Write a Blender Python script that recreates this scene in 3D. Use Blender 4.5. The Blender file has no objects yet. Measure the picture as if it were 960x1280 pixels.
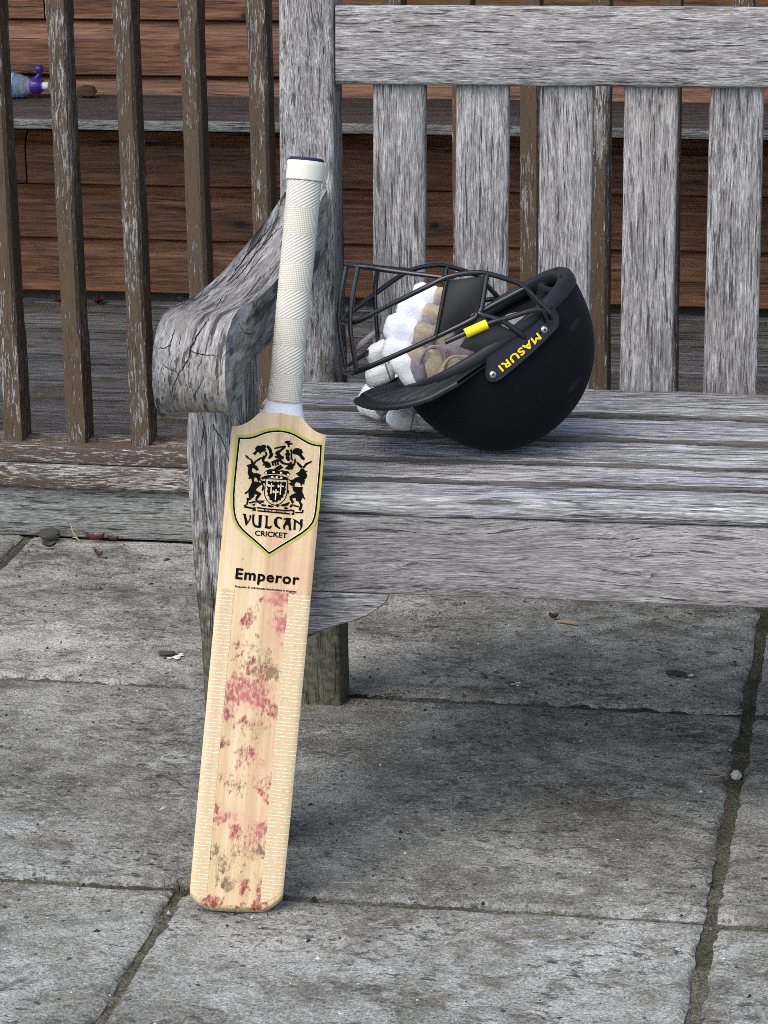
import bpy, bmesh, math, random
from mathutils import Vector, Matrix, noise
R = math.radians
V = Vector
random.seed(7)
sc = bpy.context.scene
COL = sc.collection

# ------------------------------------------------------------------ camera, sky, sun, exposure
PITCH, YAW, ROLL, FPX = R(17.16), R(10.82), R(0.97), 3600.0
cd = bpy.data.cameras.new('camera')
cam = bpy.data.objects.new('camera', cd)
COL.objects.link(cam)
sc.camera = cam
cd.sensor_fit = 'VERTICAL'
cd.sensor_height = 24.0
cd.lens = FPX / 1280.0 * 24.0
cd.clip_end = 400
fw = V((-math.sin(YAW) * math.cos(PITCH), math.cos(YAW) * math.cos(PITCH), -math.sin(PITCH)))
rt = V((math.cos(YAW), math.sin(YAW), 0))
dn = fw.cross(rt)
cx = math.cos(ROLL) * rt + math.sin(ROLL) * dn
cyd = -math.sin(ROLL) * rt + math.cos(ROLL) * dn
cm = Matrix((cx, -cyd, -fw)).transposed().to_4x4()
cm.translation = V((0.7169, -2.8453, 1.3593))
cam.matrix_world = cm
sc.render.resolution_x, sc.render.resolution_y = 768, 1024

SUN_EL, SUN_AZ = R(54), R(-122)          # azimuth of the light source measured from +X, counter-clockwise
w = bpy.data.worlds.new('World')
sc.world = w
w.use_nodes = True
wn = w.node_tree
for n_ in list(wn.nodes):
    wn.nodes.remove(n_)
wo = wn.nodes.new('ShaderNodeOutputWorld')
bg = wn.nodes.new('ShaderNodeBackground')
sky = wn.nodes.new('ShaderNodeTexSky')
sky.sky_type = 'NISHITA'
sky.sun_disc = False
sky.sun_elevation = SUN_EL
sky.sun_rotation = math.pi / 2 - SUN_AZ
sky.air_density, sky.dust_density, sky.ozone_density = 1.0, 2.4, 1.0
bg.inputs[1].default_value = 0.15
wn.links.new(sky.outputs[0], bg.inputs[0])
wn.links.new(bg.outputs[0], wo.inputs[0])
sl = bpy.data.lights.new('sun', 'SUN')
sl.energy = 0.85
sl.angle = R(65)
sl.color = (1.0, 0.985, 0.96)
sun = bpy.data.objects.new('sun', sl)
COL.objects.link(sun)
sd = V((math.cos(SUN_EL) * math.cos(SUN_AZ), math.cos(SUN_EL) * math.sin(SUN_AZ), math.sin(SUN_EL)))
sun.rotation_euler = sd.to_track_quat('Z', 'Y').to_euler()
sun.location = sd * 8
vs = sc.view_settings
vs.view_transform = 'Standard'
vs.look = 'None'
vs.exposure = 1.14
vs.gamma = 1.0
vs.use_curve_mapping = False
sc.cycles.filter_width = 0.85
sc.cycles.use_denoising = False

# ------------------------------------------------------------------ node helpers and materials
class NT:
    def __init__(s, name):
        s.m = bpy.data.materials.new(name)
        s.m.use_nodes = True
        s.t = s.m.node_tree
        for n in list(s.t.nodes):
            s.t.nodes.remove(n)
        s.out = s.t.nodes.new('ShaderNodeOutputMaterial')
        s.b = s.t.nodes.new('ShaderNodeBsdfPrincipled')
        s.t.links.new(s.b.outputs[0], s.out.inputs[0])
    def put(s, sock, v):
        if isinstance(v, bpy.types.NodeSocket):
            s.t.links.new(v, sock)
        elif isinstance(v, (tuple, list)) and len(v) == 3 and sock.type == 'RGBA':
            sock.default_value = (*v, 1)
        else:
            sock.default_value = v
    def n(s, typ, ins, out=0, **props):
        nd = s.t.nodes.new(typ)
        for k, v in props.items():
            setattr(nd, k, v)
        for k, v in ins.items():
            s.put(nd.inputs[k], v)
        return nd.outputs[out]
    def math(s, op, a, b=0.0, clamp=False):
        return s.n('ShaderNodeMath', {0: a, 1: b}, operation=op, use_clamp=clamp)
    def vm(s, op, a, b):
        return s.n('ShaderNodeVectorMath', {0: a, 1: b}, operation=op)
    def noise(s, vec, scale=1.0, detail=4.0, rough=0.6, dist=0.0):
        return s.n('ShaderNodeTexNoise', {'Vector': vec, 'Scale': scale, 'Detail': detail, 'Roughness': rough, 'Distortion': dist})
    def ramp(s, f, stops):
        nd = s.t.nodes.new('ShaderNodeValToRGB')
        s.put(nd.inputs[0], f)
        el = nd.color_ramp.elements
        while len(el) < len(stops):
            el.new(0.5)
        for e, (p, c) in zip(el, stops):
            e.position = p
            e.color = (c, c, c, 1) if isinstance(c, (int, float)) else (*c, 1)
        return nd.outputs[0]
    def step(s, f, lo, hi):
        return s.n('ShaderNodeMapRange', {0: f, 1: lo, 2: hi, 3: 0.0, 4: 1.0}, interpolation_type='SMOOTHSTEP')
    def mix(s, f, a, b, mode='MIX'):
        nd = s.t.nodes.new('ShaderNodeMix')
        nd.data_type = 'RGBA'
        nd.blend_type = mode
        s.put(nd.inputs[0], f)
        s.put(nd.inputs[6], a)
        s.put(nd.inputs[7], b)
        return nd.outputs[2]
    def co(s, rnd=True):
        c = s.n('ShaderNodeTexCoord', {}, out=3)
        if rnd:
            r = s.n('ShaderNodeObjectInfo', {}, out=5)
            off = s.n('ShaderNodeCombineXYZ', {0: s.math('MULTIPLY', r, 37.0), 1: s.math('MULTIPLY', r, 11.3), 2: s.math('MULTIPLY', r, 5.7)})
            c = s.vm('ADD', c, off)
        return c
    def bump(s, h, strength=0.6, dist=0.002):
        s.put(s.b.inputs['Normal'], s.n('ShaderNodeBump', {'Height': h, 'Strength': strength, 'Distance': dist}))
    def fin(s, col, rough=0.7, spec=0.3):
        s.put(s.b.inputs['Base Color'], col)
        s.put(s.b.inputs['Roughness'], rough)
        s.b.inputs['Specular IOR Level'].default_value = spec
        return s.m

def plain(name, c, rough=0.6, spec=0.4, metal=0.0, nscale=60.0, namt=0.15, bump=0.0):
    t = NT(name)
    co = t.co()
    nz = t.noise(co, nscale, 4, 0.6)
    col = t.mix(t.math('MULTIPLY', nz, 1.0), tuple(x * (1 - namt) for x in c), tuple(min(1, x * (1 + namt)) for x in c))
    t.b.inputs['Metallic'].default_value = metal
    if bump:
        t.bump(nz, bump, 0.001)
    return t.fin(col, rough, spec)

def wood(name, dark, mid, light, fl=38.0, fc=500.0, grime=0.0, crack=0.36, crackw=0.05, tint=None, knots=0.0, paint=None, paint_amt=0.5,
         moss=0.0, zs=1.0, moss_low=0.0, checks=0.0, rough=0.78, spec=0.25, bumpd=0.0016, wave=0.03, contrast=1.0):
    t = NT(name)
    co = t.co()
    wp = t.n('ShaderNodeTexNoise', {'Vector': t.vm('MULTIPLY', co, (2.3, 8.0, 8.0)), 'Scale': 1.0, 'Detail': 2.0}, out=1)
    co2 = t.vm('ADD', co, t.vm('MULTIPLY', t.vm('SUBTRACT', wp, (0.5, 0.5, 0.5)), (0.0, wave, wave)))
    fine = t.noise(t.vm('MULTIPLY', co2, (fl, fc, fc * zs)), 1.0, 3, 0.6)
    fine2 = t.noise(t.vm('ADD', t.vm('MULTIPLY', co2, (fl * 2.2, fc * 1.9, fc * 1.9 * zs)), (3.0, 7.0, 1.0)), 1.0, 2, 0.6)
    midn = t.noise(t.vm('MULTIPLY', co2, (fl * 0.35, fc * 0.25, fc * 0.25 * zs)), 1.0, 4, 0.6)
    big = t.noise(t.vm('MULTIPLY', co, (2.0, 7.0, 7.0)), 1.0, 3, 0.6)
    v = t.math('ADD', t.math('ADD', t.math('MULTIPLY', fine, 0.34), t.math('MULTIPLY', fine2, 0.26)),
               t.math('ADD', t.math('MULTIPLY', midn, 0.24), t.math('MULTIPLY', big, 0.16)))
    c = 0.10 / contrast
    col = t.ramp(v, [(0.5 - c, dark), (0.5, mid), (0.5 + c, light)])
    if tint:
        col = t.mix(t.step(big, 0.5, 0.72), col, t.mix(0.55, col, tint))
    ck = t.noise(t.vm('MULTIPLY', co2, (fl * 0.42, fc * 0.55, fc * 0.55 * zs)), 1.0, 3, 0.6)
    pore = t.noise(t.vm('ADD', t.vm('MULTIPLY', co2, (fl * 1.6, fc * 1.25, fc * 1.25 * zs)), (11.0, 2.0, 5.0)), 1.0, 2, 0.5)
    col = t.mix(t.math('MULTIPLY', t.math('SUBTRACT', 1.0, t.step(pore, 0.30, 0.40)), 0.6), col, tuple(x * 0.5 for x in dark))
    cmask = t.math('SUBTRACT', 1.0, t.step(ck, crack - crackw, crack + crackw))
    h = t.math('SUBTRACT', t.math('ADD', fine, t.math('MULTIPLY', fine2, 0.5)), t.math('MULTIPLY', cmask, 1.2))
    if knots:
        cell = t.vm('MULTIPLY', co, (9.0, 1.0, 13.0))
        vd = t.n('ShaderNodeTexVoronoi', {'Vector': t.vm('ADD', cell, t.vm('MULTIPLY', wp, (0.5, 0.0, 0.5))), 'Scale': 1.0, 'Randomness': 0.9}, voronoi_dimensions='3D')
        km = t.math('SUBTRACT', 1.0, t.step(vd, 0.05, 0.13))
        kr = t.math('SUBTRACT', 1.0, t.step(vd, 0.1, 0.3))
        col = t.mix(t.math('MULTIPLY', kr, 0.35), col, tuple(x * 0.45 for x in dark))
        col = t.mix(t.math('MULTIPLY', km, knots), col, (0.006, 0.004, 0.003))
        h = t.math('SUBTRACT', h, t.math('MULTIPLY', km, 0.8))
    col = t.mix(t.math('MULTIPLY', cmask, 0.8), col, tuple(x * 0.32 for x in dark))
    if checks:
        cn = t.math('ABSOLUTE', t.math('SUBTRACT', t.noise(t.vm('MULTIPLY', co2, (3.0, 30.0, 5.0)), 1.0, 3, 0.55, 0.3), 0.5))
        cn2 = t.math('ABSOLUTE', t.math('SUBTRACT', t.noise(t.vm('ADD', t.vm('MULTIPLY', co2, (5.0, 52.0, 8.0)), (4.0, 9.0, 2.0)), 1.0, 3, 0.6, 0.3), 0.5))
        cmx = t.math('MAXIMUM', t.math('MULTIPLY', t.math('SUBTRACT', 1.0, t.step(cn, 0.004, 0.014)), t.step(t.noise(co, 17.0, 2), 0.42, 0.5)),
                     t.math('MULTIPLY', t.math('SUBTRACT', 1.0, t.step(cn2, 0.002, 0.010)), t.step(t.noise(co, 11.0, 2), 0.48, 0.56)))
        col = t.mix(t.math('MULTIPLY', cmx, checks), col, (0.012, 0.011, 0.01))
        h = t.math('SUBTRACT', h, t.math('MULTIPLY', cmx, 2.0))
    if moss:
        mm = t.step(t.noise(co, 9.0, 5, 0.65), 0.6 - moss * 0.2, 0.78 - moss * 0.2)
        col = t.mix(t.math('MULTIPLY', mm, 0.75), col, t.mix(t.noise(co, 120.0, 3), (0.035, 0.04, 0.015), (0.13, 0.13, 0.06)))
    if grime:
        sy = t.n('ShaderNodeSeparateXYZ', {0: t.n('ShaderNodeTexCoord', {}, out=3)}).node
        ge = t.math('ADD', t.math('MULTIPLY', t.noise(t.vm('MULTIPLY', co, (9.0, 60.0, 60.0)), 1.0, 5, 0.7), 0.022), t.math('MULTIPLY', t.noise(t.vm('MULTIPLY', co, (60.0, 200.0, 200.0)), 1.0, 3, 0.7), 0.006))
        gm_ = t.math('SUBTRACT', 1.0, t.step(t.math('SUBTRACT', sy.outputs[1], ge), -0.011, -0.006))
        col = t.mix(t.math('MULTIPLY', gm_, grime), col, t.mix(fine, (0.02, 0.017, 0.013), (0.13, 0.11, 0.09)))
    if moss_low:
        hx = t.n('ShaderNodeSeparateXYZ', {0: t.n('ShaderNodeTexCoord', {}, out=3)})
        mn = t.noise(co, 16.0, 5, 0.7)
        mm = t.step(t.math('SUBTRACT', t.math('ADD', mn, 0.30), t.math('MULTIPLY', hx, 1.3)), 0.22, 0.42)
        col = t.mix(t.math('MULTIPLY', mm, 0.85), col, t.mix(t.step(t.noise(co, 90.0, 4), 0.4, 0.6), (0.022, 0.021, 0.010), (0.085, 0.082, 0.038)))
    if paint:
        pm = t.noise(t.vm('MULTIPLY', co2, (40.0, 330.0, 330.0)), 1.0, 5, 0.72)
        pm = t.math('ADD', t.math('MULTIPLY', pm, 0.75), t.math('MULTIPLY', t.noise(t.vm('MULTIPLY', co, (3.5, 14.0, 14.0)), 1.0, 3), 0.45))
        th = 0.52 + 0.22 * paint_amt
        keep = t.math('SUBTRACT', 1.0, t.step(pm, th, th + 0.025))
        pc = t.mix(t.noise(t.vm('MULTIPLY', co, (20.0, 80.0, 80.0)), 1.0, 4), tuple(x * 0.75 for x in paint), tuple(x * 1.25 for x in paint))
        col = t.mix(keep, col, pc)
        h = t.math('ADD', t.math('MULTIPLY', h, 0.6), t.math('MULTIPLY', keep, 0.9))
    t.bump(h, 0.85, bumpd)
    return t.fin(col, rough, spec)

GD, GM, GL = (0.088, 0.081, 0.075), (0.230, 0.219, 0.208), (0.47, 0.458, 0.446)
M_BENCH = wood('weathered_teak', GD, GM, GL, tint=(0.2, 0.17, 0.14), crack=0.37)
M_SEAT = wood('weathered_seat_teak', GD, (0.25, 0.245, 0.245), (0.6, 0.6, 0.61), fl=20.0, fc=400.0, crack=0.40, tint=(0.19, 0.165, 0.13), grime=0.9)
M_SEATF = wood('weathered_front_slat', GD, (0.25, 0.245, 0.245), (0.6, 0.6, 0.61), fl=20.0, fc=400.0, crack=0.40, tint=(0.19, 0.165, 0.13))
M_APRON = wood('weathered_apron_teak', (0.115, 0.103, 0.097), (0.245, 0.228, 0.217), (0.40, 0.383, 0.370), crack=0.36, wave=0.08, fl=30)
M_ARM = wood('checked_arm_teak', (0.07, 0.064, 0.058), (0.205, 0.194, 0.183), (0.42, 0.41, 0.395), fl=16.0, fc=330.0, zs=0.22, crack=0.39, tint=(0.15, 0.13, 0.10))
M_LEG = wood('leg_teak', (0.08, 0.077, 0.073), (0.235, 0.228, 0.221), (0.53, 0.52, 0.51), crack=0.41, moss_low=1.0)
M_LEGMOSS = wood('mossy_leg_teak', GD, GM, GL, tint=(0.2, 0.17, 0.14), crack=0.37, moss_low=1.0)
M_PAINT = wood('peeling_brown_paint', (0.09, 0.08, 0.07), (0.21, 0.19, 0.17), (0.44, 0.42, 0.385), paint=(0.085, 0.056, 0.034), paint_amt=0.56)
M_SILL = wood('worn_sill_timber', (0.07, 0.06, 0.052), (0.2, 0.18, 0.165), (0.5, 0.47, 0.44), paint=(0.085, 0.056, 0.04), paint_amt=0.30)
M_BASE = wood('grey_base_timber', (0.07, 0.07, 0.065), (0.2, 0.2, 0.185), (0.36, 0.36, 0.34), crack=0.38, moss=0.1)
M_WALL = wood('red_brown_wall_timber', (0.052, 0.021, 0.010), (0.18, 0.073, 0.034), (0.31, 0.146, 0.068), rough=0.5, spec=0.45, fl=8, fc=150, knots=0.95, crack=0.33, bumpd=0.0008)
M_SHELF = wood('dull_shelf_timber', (0.03, 0.022, 0.02), (0.08, 0.062, 0.056), (0.16, 0.135, 0.125), fl=5, crack=0.36)
M_DECK = wood('grey_deck_timber', (0.05, 0.048, 0.045), (0.135, 0.13, 0.125), (0.24, 0.235, 0.235), fl=9, fc=220, crack=0.39, moss=0.5)
M_ROOF = plain('dark_roof_felt', (0.05, 0.045, 0.04), 0.9)

def stone_mat():
    t = NT('riven_stone')
    co = t.co(False)
    st = t.vm('MULTIPLY', co, (0.75, 1.0, 1.0))
    big = t.noise(st, 4.5, 5, 0.62)
    med = t.noise(st, 26.0, 6, 0.7)
    fin = t.noise(co, 190.0, 5, 0.75)
    pit = t.noise(t.vm('MULTIPLY', co, (0.5, 1.0, 1.0)), 95.0, 6, 0.72)
    v = t.math('ADD', t.math('MULTIPLY', big, 0.42), t.math('ADD', t.math('MULTIPLY', med, 0.36), t.math('MULTIPLY', fin, 0.22)))
    col = t.ramp(v, [(0.40, (0.075, 0.073, 0.062)), (0.49, (0.20, 0.20, 0.183)), (0.58, (0.36, 0.36, 0.345))])
    rnd_ = t.n('ShaderNodeObjectInfo', {}, out=5)
    col = t.mix(1.0, col, t.mix(rnd_, (0.86, 0.85, 0.80), (1.12, 1.10, 1.02)), 'MULTIPLY')
    grn = t.step(t.noise(co, 150.0, 4, 0.75), 0.50, 0.62)
    col = t.mix(t.math('MULTIPLY', grn, 0.4), col, (0.36, 0.36, 0.34))
    grd = t.math('SUBTRACT', 1.0, t.step(t.noise(t.vm('ADD', co, (5.0, 3.0, 0.0)), 210.0, 4, 0.75), 0.36, 0.47))
    col = t.mix(t.math('MULTIPLY', grd, 0.65), col, (0.05, 0.047, 0.038))
    brown = t.step(t.noise(t.vm('MULTIPLY', co, (0.7, 1.0, 1.0)), 13.0, 6, 0.7), 0.50, 0.64)
    col = t.mix(t.math('MULTIPLY', brown, 0.62), col, (0.075, 0.066, 0.046))
    pm = t.math('MULTIPLY', t.math('SUBTRACT', 1.0, t.step(pit, 0.36, 0.44)), t.step(t.noise(co, 7.0, 3), 0.4, 0.6))
    col = t.mix(t.math('MULTIPLY', pm, 0.8), col, (0.035, 0.033, 0.027))
    vein = t.math('ABSOLUTE', t.math('SUBTRACT', t.noise(t.vm('MULTIPLY', co, (0.5, 1.3, 1.0)), 5.0, 4, 0.55), 0.5))
    vm_ = t.math('MULTIPLY', t.math('SUBTRACT', 1.0, t.step(vein, 0.002, 0.009)), t.step(t.noise(co, 9.0, 2), 0.5, 0.6))
    col = t.mix(t.math('MULTIPLY', vm_, 0.45), col, (0.42, 0.42, 0.40))
    sp = t.n('ShaderNodeTexVoronoi', {'Vector': co, 'Scale': 62.0, 'Randomness': 1.0})
    spm = t.math('MULTIPLY', t.math('SUBTRACT', 1.0, t.step(sp, 0.06, 0.13)), t.step(t.noise(co, 23.0, 2), 0.57, 0.62))
    col = t.mix(spm, col, (0.62, 0.62, 0.6))
    ds = t.n('ShaderNodeTexVoronoi', {'Vector': t.vm('ADD', co, (3.3, 1.7, 0.0)), 'Scale': 48.0})
    dsm = t.math('MULTIPLY', t.math('SUBTRACT', 1.0, t.step(ds, 0.1, 0.2)), t.step(t.noise(co, 17.0, 2), 0.52, 0.6))
    col = t.mix(t.math('MULTIPLY', dsm, 0.85), col, (0.02, 0.019, 0.015))
    rv = t.noise(t.vm('MULTIPLY', co, (0.75, 1.1, 1.0)), 3.6, 7, 0.55, 0.5)
    ra = t.math('MULTIPLY', rv, 11.0)
    fr = t.math('FRACT', ra)
    led = t.math('MULTIPLY', t.step(t.math('SUBTRACT', 1.0, t.math('ABSOLUTE', t.math('SUBTRACT', t.math('MULTIPLY', fr, 2.0), 1.0))), 0.82, 0.98), t.step(t.noise(co, 7.0, 3), 0.46, 0.58))
    col = t.mix(t.math('MULTIPLY', led, 0.5), col, (0.045, 0.042, 0.034))
    terr = t.math('ADD', t.math('FLOOR', ra), t.step(fr, 0.35, 0.65))
    sand = t.noise(co, 330.0, 3, 0.7)
    col = t.mix(1.0, col, t.ramp(sand, [(0.33, 0.62), (0.5, 0.95), (0.67, 1.4)]), 'MULTIPLY')
    h = t.math('ADD', t.math('ADD', t.math('MULTIPLY', med, 1.4), t.math('MULTIPLY', terr, 0.5)), t.math('SUBTRACT', t.math('MULTIPLY', sand, 0.7), t.math('MULTIPLY', pm, 1.0)))
    t.bump(h, 0.7, 0.0042)
    return t.fin(col, 0.82, 0.3)
M_STONE = stone_mat()

def soil_mat():
    t = NT('joint_grit')
    co = t.co(False)
    a = t.noise(co, 260.0, 4, 0.7)
    g = t.step(t.noise(co, 7.0, 4), 0.45, 0.62)
    col = t.mix(g, t.ramp(a, [(0.35, (0.04, 0.037, 0.027)), (0.7, (0.24, 0.215, 0.155))]), t.ramp(a, [(0.35, (0.024, 0.024, 0.014)), (0.7, (0.12, 0.115, 0.07))]))
    t.bump(a, 1.0, 0.006)
    return t.fin(col, 0.9, 0.2)
M_SOIL = soil_mat()

# ------------------------------------------------------------------ mesh helpers
def link(o, parent=None):
    COL.objects.link(o)
    if parent:
        o.parent = parent
    return o

def tag(o, label=None, cat=None, group=None, kind=None):
    for k, v in (('label', label), ('category', cat), ('group', group), ('kind', kind)):
        if v:
            o[k] = v
    return o

def empty(name, loc=(0, 0, 0), label=None, cat=None, group=None):
    o = bpy.data.objects.new(name, None)
    o.empty_display_size = 0.05
    o.location = loc
    link(o)
    return tag(o, label, cat, group)

def obj(name, verts, faces, mat, parent=None, smooth=True, sharp=40):
    me = bpy.data.meshes.new(name)
    me.from_pydata([tuple(v) for v in verts], [], faces)
    me.materials.append(mat)
    me.polygons.foreach_set('use_smooth', [smooth] * len(me.polygons))
    if smooth and sharp:
        me.set_sharp_from_angle(angle=R(sharp))
    me.update()
    o = bpy.data.objects.new(name, me)
    return link(o, parent)

def bobj(name, bm, mat, parent=None, smooth=True, sharp=40):
    me = bpy.data.meshes.new(name)
    bmesh.ops.recalc_face_normals(bm, faces=bm.faces)
    bm.to_mesh(me)
    bm.free()
    me.materials.append(mat)
    me.polygons.foreach_set('use_smooth', [smooth] * len(me.polygons))
    if smooth and sharp:
        me.set_sharp_from_angle(angle=R(sharp))
    return link(bpy.data.objects.new(name, me), parent)

def frame(o, ox, X, Y, Z):
    m = Matrix((V(X), V(Y), V(Z))).transposed().to_4x4()
    m.translation = V(ox)
    o.matrix_basis = m
    return o

AX_X = ((1, 0, 0), (0, 1, 0), (0, 0, 1))              # length along X, width along Y, thickness up
AX_Z = ((0, 0, 1), (1, 0, 0), (0, 1, 0))              # length up, width along X, thickness along Y
AX_F = ((1, 0, 0), (0, 0, 1), (0, -1, 0))             # length along X, width up, thickness towards the viewer
AX_Y = ((0, 1, 0), (-1, 0, 0), (0, 0, 1))             # length along Y

def plank(name, length, y0, y1, z0, z1, mat, parent, origin, axes, bev=0.003, segs=24, jit=0.0006, edge=None, bend=None, seed=0, sub=2, sharp=50):
    """a sawn piece of timber: length along its own X, section y0..y1 by z0..z1 with eased, slightly uneven edges"""
    vs_, fs = [], []
    ny = sub
    for i in range(segs + 1):
        x = length * i / segs
        a0, a1 = (y0, y1) if edge is None else edge(x)
        b0, b1 = (0.0, 0.0) if bend is None else bend(x)
        ring = []
        for k in range(ny + 1):
            ring.append((a0 + bev + (a1 - a0 - 2 * bev) * k / ny, z0))
        ring += [(a1 - bev * 0.3, z0 + bev * 0.3), (a1, z0 + bev)]
        ring.append((a1, z1 - bev))
        ring.append((a1 - bev * 0.3, z1 - bev * 0.3))
        for k in range(ny + 1):
            ring.append((a1 - bev - (a1 - a0 - 2 * bev) * k / ny, z1))
        ring += [(a0 + bev * 0.3, z1 - bev * 0.3), (a0, z1 - bev), (a0, z0 + bev), (a0 + bev * 0.3, z0 + bev * 0.3)]
        for (y, z) in ring:
            q = noise.noise_vector(V((x * 9 + seed * 3.1, y * 60, z * 60 + seed)))
            q2 = noise.noise_vector(V((x * 45 + seed * 7.7, y * 40, z * 40 - seed)))
            vs_.append((x, y + b0 + (q.y + 0.6 * q2.y) * jit, z + b1 + (q.z + 0.6 * q2.z) * jit))
    m = len(ring)
    for i in range(segs):
        for k in range(m):
            a, b = i * m + k, i * m + (k + 1) % m
            fs.append((a, a + m, b + m, b))
    fs.append(tuple(range(m)))
    fs.append(tuple(reversed(range(segs * m, segs * m + m))))
    o = obj(name, vs_, fs, mat, parent, True, sharp)
    me = o.data
    bm = bmesh.new()
    bm.from_mesh(me)
    bmesh.ops.recalc_face_normals(bm, faces=bm.faces)
    bm.to_mesh(me)
    bm.free()
    return frame(o, origin, *axes)

def tube(bm, pts, r, seg=8, cap=True):
    pts = [V(p) for p in pts]
    rings = []
    up = V((0.123, 0.456, 0.88)).normalized()
    for i, p in enumerate(pts):
        d = (pts[min(i + 1, len(pts) - 1)] - pts[max(i - 1, 0)]).normalized()
        s = d.cross(up)
        if s.length < 1e-4:
            s = d.cross(V((1, 0, 0)))
        s.normalize()
        u = s.cross(d).normalized()
        rr = r[i] if isinstance(r, (list, tuple)) else r
        rings.append([bm.verts.new(p + (s * math.cos(2 * math.pi * k / seg) + u * math.sin(2 * math.pi * k / seg)) * rr) for k in range(seg)])
    for a, b in zip(rings, rings[1:]):
        for k in range(seg):
            bm.faces.new((a[k], a[(k + 1) % seg], b[(k + 1) % seg], b[k]))
    if cap:
        bm.faces.new(rings[0][::-1])
        bm.faces.new(rings[-1])

def spline(pts, n=6):
    pts = [V(p) for p in pts]
    out = []
    for i in range(len(pts) - 1):
        p0, p1, p2, p3 = pts[max(i - 1, 0)], pts[i], pts[i + 1], pts[min(i + 2, len(pts) - 1)]
        for k in range(n):
            t = k / n
            out.append(0.5 * ((2 * p1) + (p2 - p0) * t + (2 * p0 - 5 * p1 + 4 * p2 - p3) * t * t + (3 * p1 - p0 - 3 * p2 + p3) * t ** 3))
    out.append(pts[-1])
    return out

# ------------------------------------------------------------------ ground and paving
def sheet(name, x0, x1, y0, y1, z, mat):
    return tag(obj(name, [(x0, y0, z), (x1, y0, z), (x1, y1, z), (x0, y1, z)], [(0, 1, 2, 3)], mat, None, False), kind='structure')
sheet('ground', -150, 150, -150, 150, -0.03, M_SOIL)
gv, gf = [], []
NX, NY = 220, 190
for j in range(NY + 1):
    for i in range(NX + 1):
        x, y = -0.9 + 2.0 * i / NX, -0.75 + 2.05 * j / NY
        gv.append((x, y, -0.0056 + 0.0042 * noise.fractal(V((x * 60, y * 60, 1)), 0.6, 2, 3)))
for j in range(NY):
    for i in range(NX):
        a = j * (NX + 1) + i
        gf.append((a, a + 1, a + NX + 2, a + NX + 1))
tag(obj('joint_grit', gv, gf, M_SOIL), kind='structure')

patio = tag(empty('patio'), kind='structure')
def slab(x0, x1, y0, y1, seed, dz=0.0, tilt=(0, 0), res=0.0075):
    nx, ny = max(8, int((x1 - x0) / res)), max(8, int((y1 - y0) / res))
    vv, ff = [], []
    for j in range(ny + 1):
        for i in range(nx + 1):
            x, y = x0 + (x1 - x0) * i / nx, y0 + (y1 - y0) * j / ny
            e = min(x - x0, x1 - x, y - y0, y1 - y)
            q = V((x * 0.55 + seed * 5.3, y, seed))
            h = 0.0016 * noise.fractal(q * 5, 0.7, 2, 4) + 0.0009 * noise.fractal(q * 38, 0.8, 2, 3)
            rid = noise.noise(q * 3.2 + V((9, 2, 0))) + 0.25 * noise.noise(q * 14)
            for lv in (-0.25, 0.05, 0.32):                       # cleft steps of the riven face
                h += 0.0011 * (1 / (1 + math.exp(max(-40, min(40, -(rid - lv) * 60)))))
            wob = 0.0028 * noise.fractal(V((x * 22, y * 22, seed + 4)), 0.7, 2, 3)
            if e < 0.009:
                h -= 0.0042 * (1 - e / 0.009) ** 2.0
            px = x + (wob if i in (0, nx) else 0)
            py = y + (wob if j in (0, ny) else 0)
            z = dz + h - 0.002 + tilt[0] * (x - (x0 + x1) / 2) + tilt[1] * (y - (y0 + y1) / 2)
            vv.append((px, py, min(z, 0.0012)))
    for j in range(ny):
        for i in range(nx):
            a = j * (nx + 1) + i
            ff.append((a, a + 1, a + nx + 2, a + nx + 1))
    rim = [i for i in range(nx + 1)] + [j * (nx + 1) + nx for j in range(1, ny + 1)] + \
          [ny * (nx + 1) + i for i in range(nx - 1, -1, -1)] + [j * (nx + 1) for j in range(ny - 1, 0, -1)]
    base = len(vv)
    for k in rim:
        vv.append((vv[k][0], vv[k][1], -0.029))
    for k in range(len(rim)):
        k2 = (k + 1) % len(rim)
        ff.append((rim[k], base + k, base + k2, rim[k2]))
    return obj('paving_slab', vv, ff, M_STONE, patio, True, 60)
YJ = (-0.575, 0.037, 0.669, 1.284)           # cross joints
JX, JR = 0.0060, 0.0082                        # half widths of the joints
RJ = 0.5205
rows = [(YJ[0], YJ[1], (-0.676, -0.076, RJ, 1.12)), (YJ[1], YJ[2], (-1.26, -0.662, RJ, 1.12)), (YJ[2], YJ[3], (-1.24, -0.643, RJ, 1.12))]
k = 0
for (ya, yb, xs) in rows:
    for xa, xb in zip(xs, xs[1:]):
        k += 1
        ja = JR if xa == RJ else JX
        jb = JR if xb == RJ else JX
        slab(xa + ja, xb - jb, ya + 0.006, yb - (0.006 if yb < 1.2 else -0.004), k * 1.7, tilt=(random.uniform(-1, 1) * 0.001, random.uniform(-1, 1) * 0.001))
for (ya, yb) in ((-1.79, -1.187), (-1.187, YJ[0])):                     # the patio goes on beyond the frame
    for xa, xb in ((-1.28, -0.676), (-0.676, -0.076), (-0.076, RJ), (RJ, 1.12), (1.12, 1.72)):
        k += 1
        slab(xa + JX, xb - JX, ya + 0.006, yb - 0.006, k * 1.7, res=0.03)
for (ya, yb, xs) in rows:
    for xa, xb in ((1.12, 1.72), (1.72, 2.32)):
        k += 1
        slab(xa + JX, xb - JX, ya + 0.006, yb - 0.006, k * 1.7, res=0.03)
    k += 1
    slab(xs[0] - 0.6 + JX, xs[0] - JX, ya + 0.006, yb - 0.006, k * 1.7, res=0.03)

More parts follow.
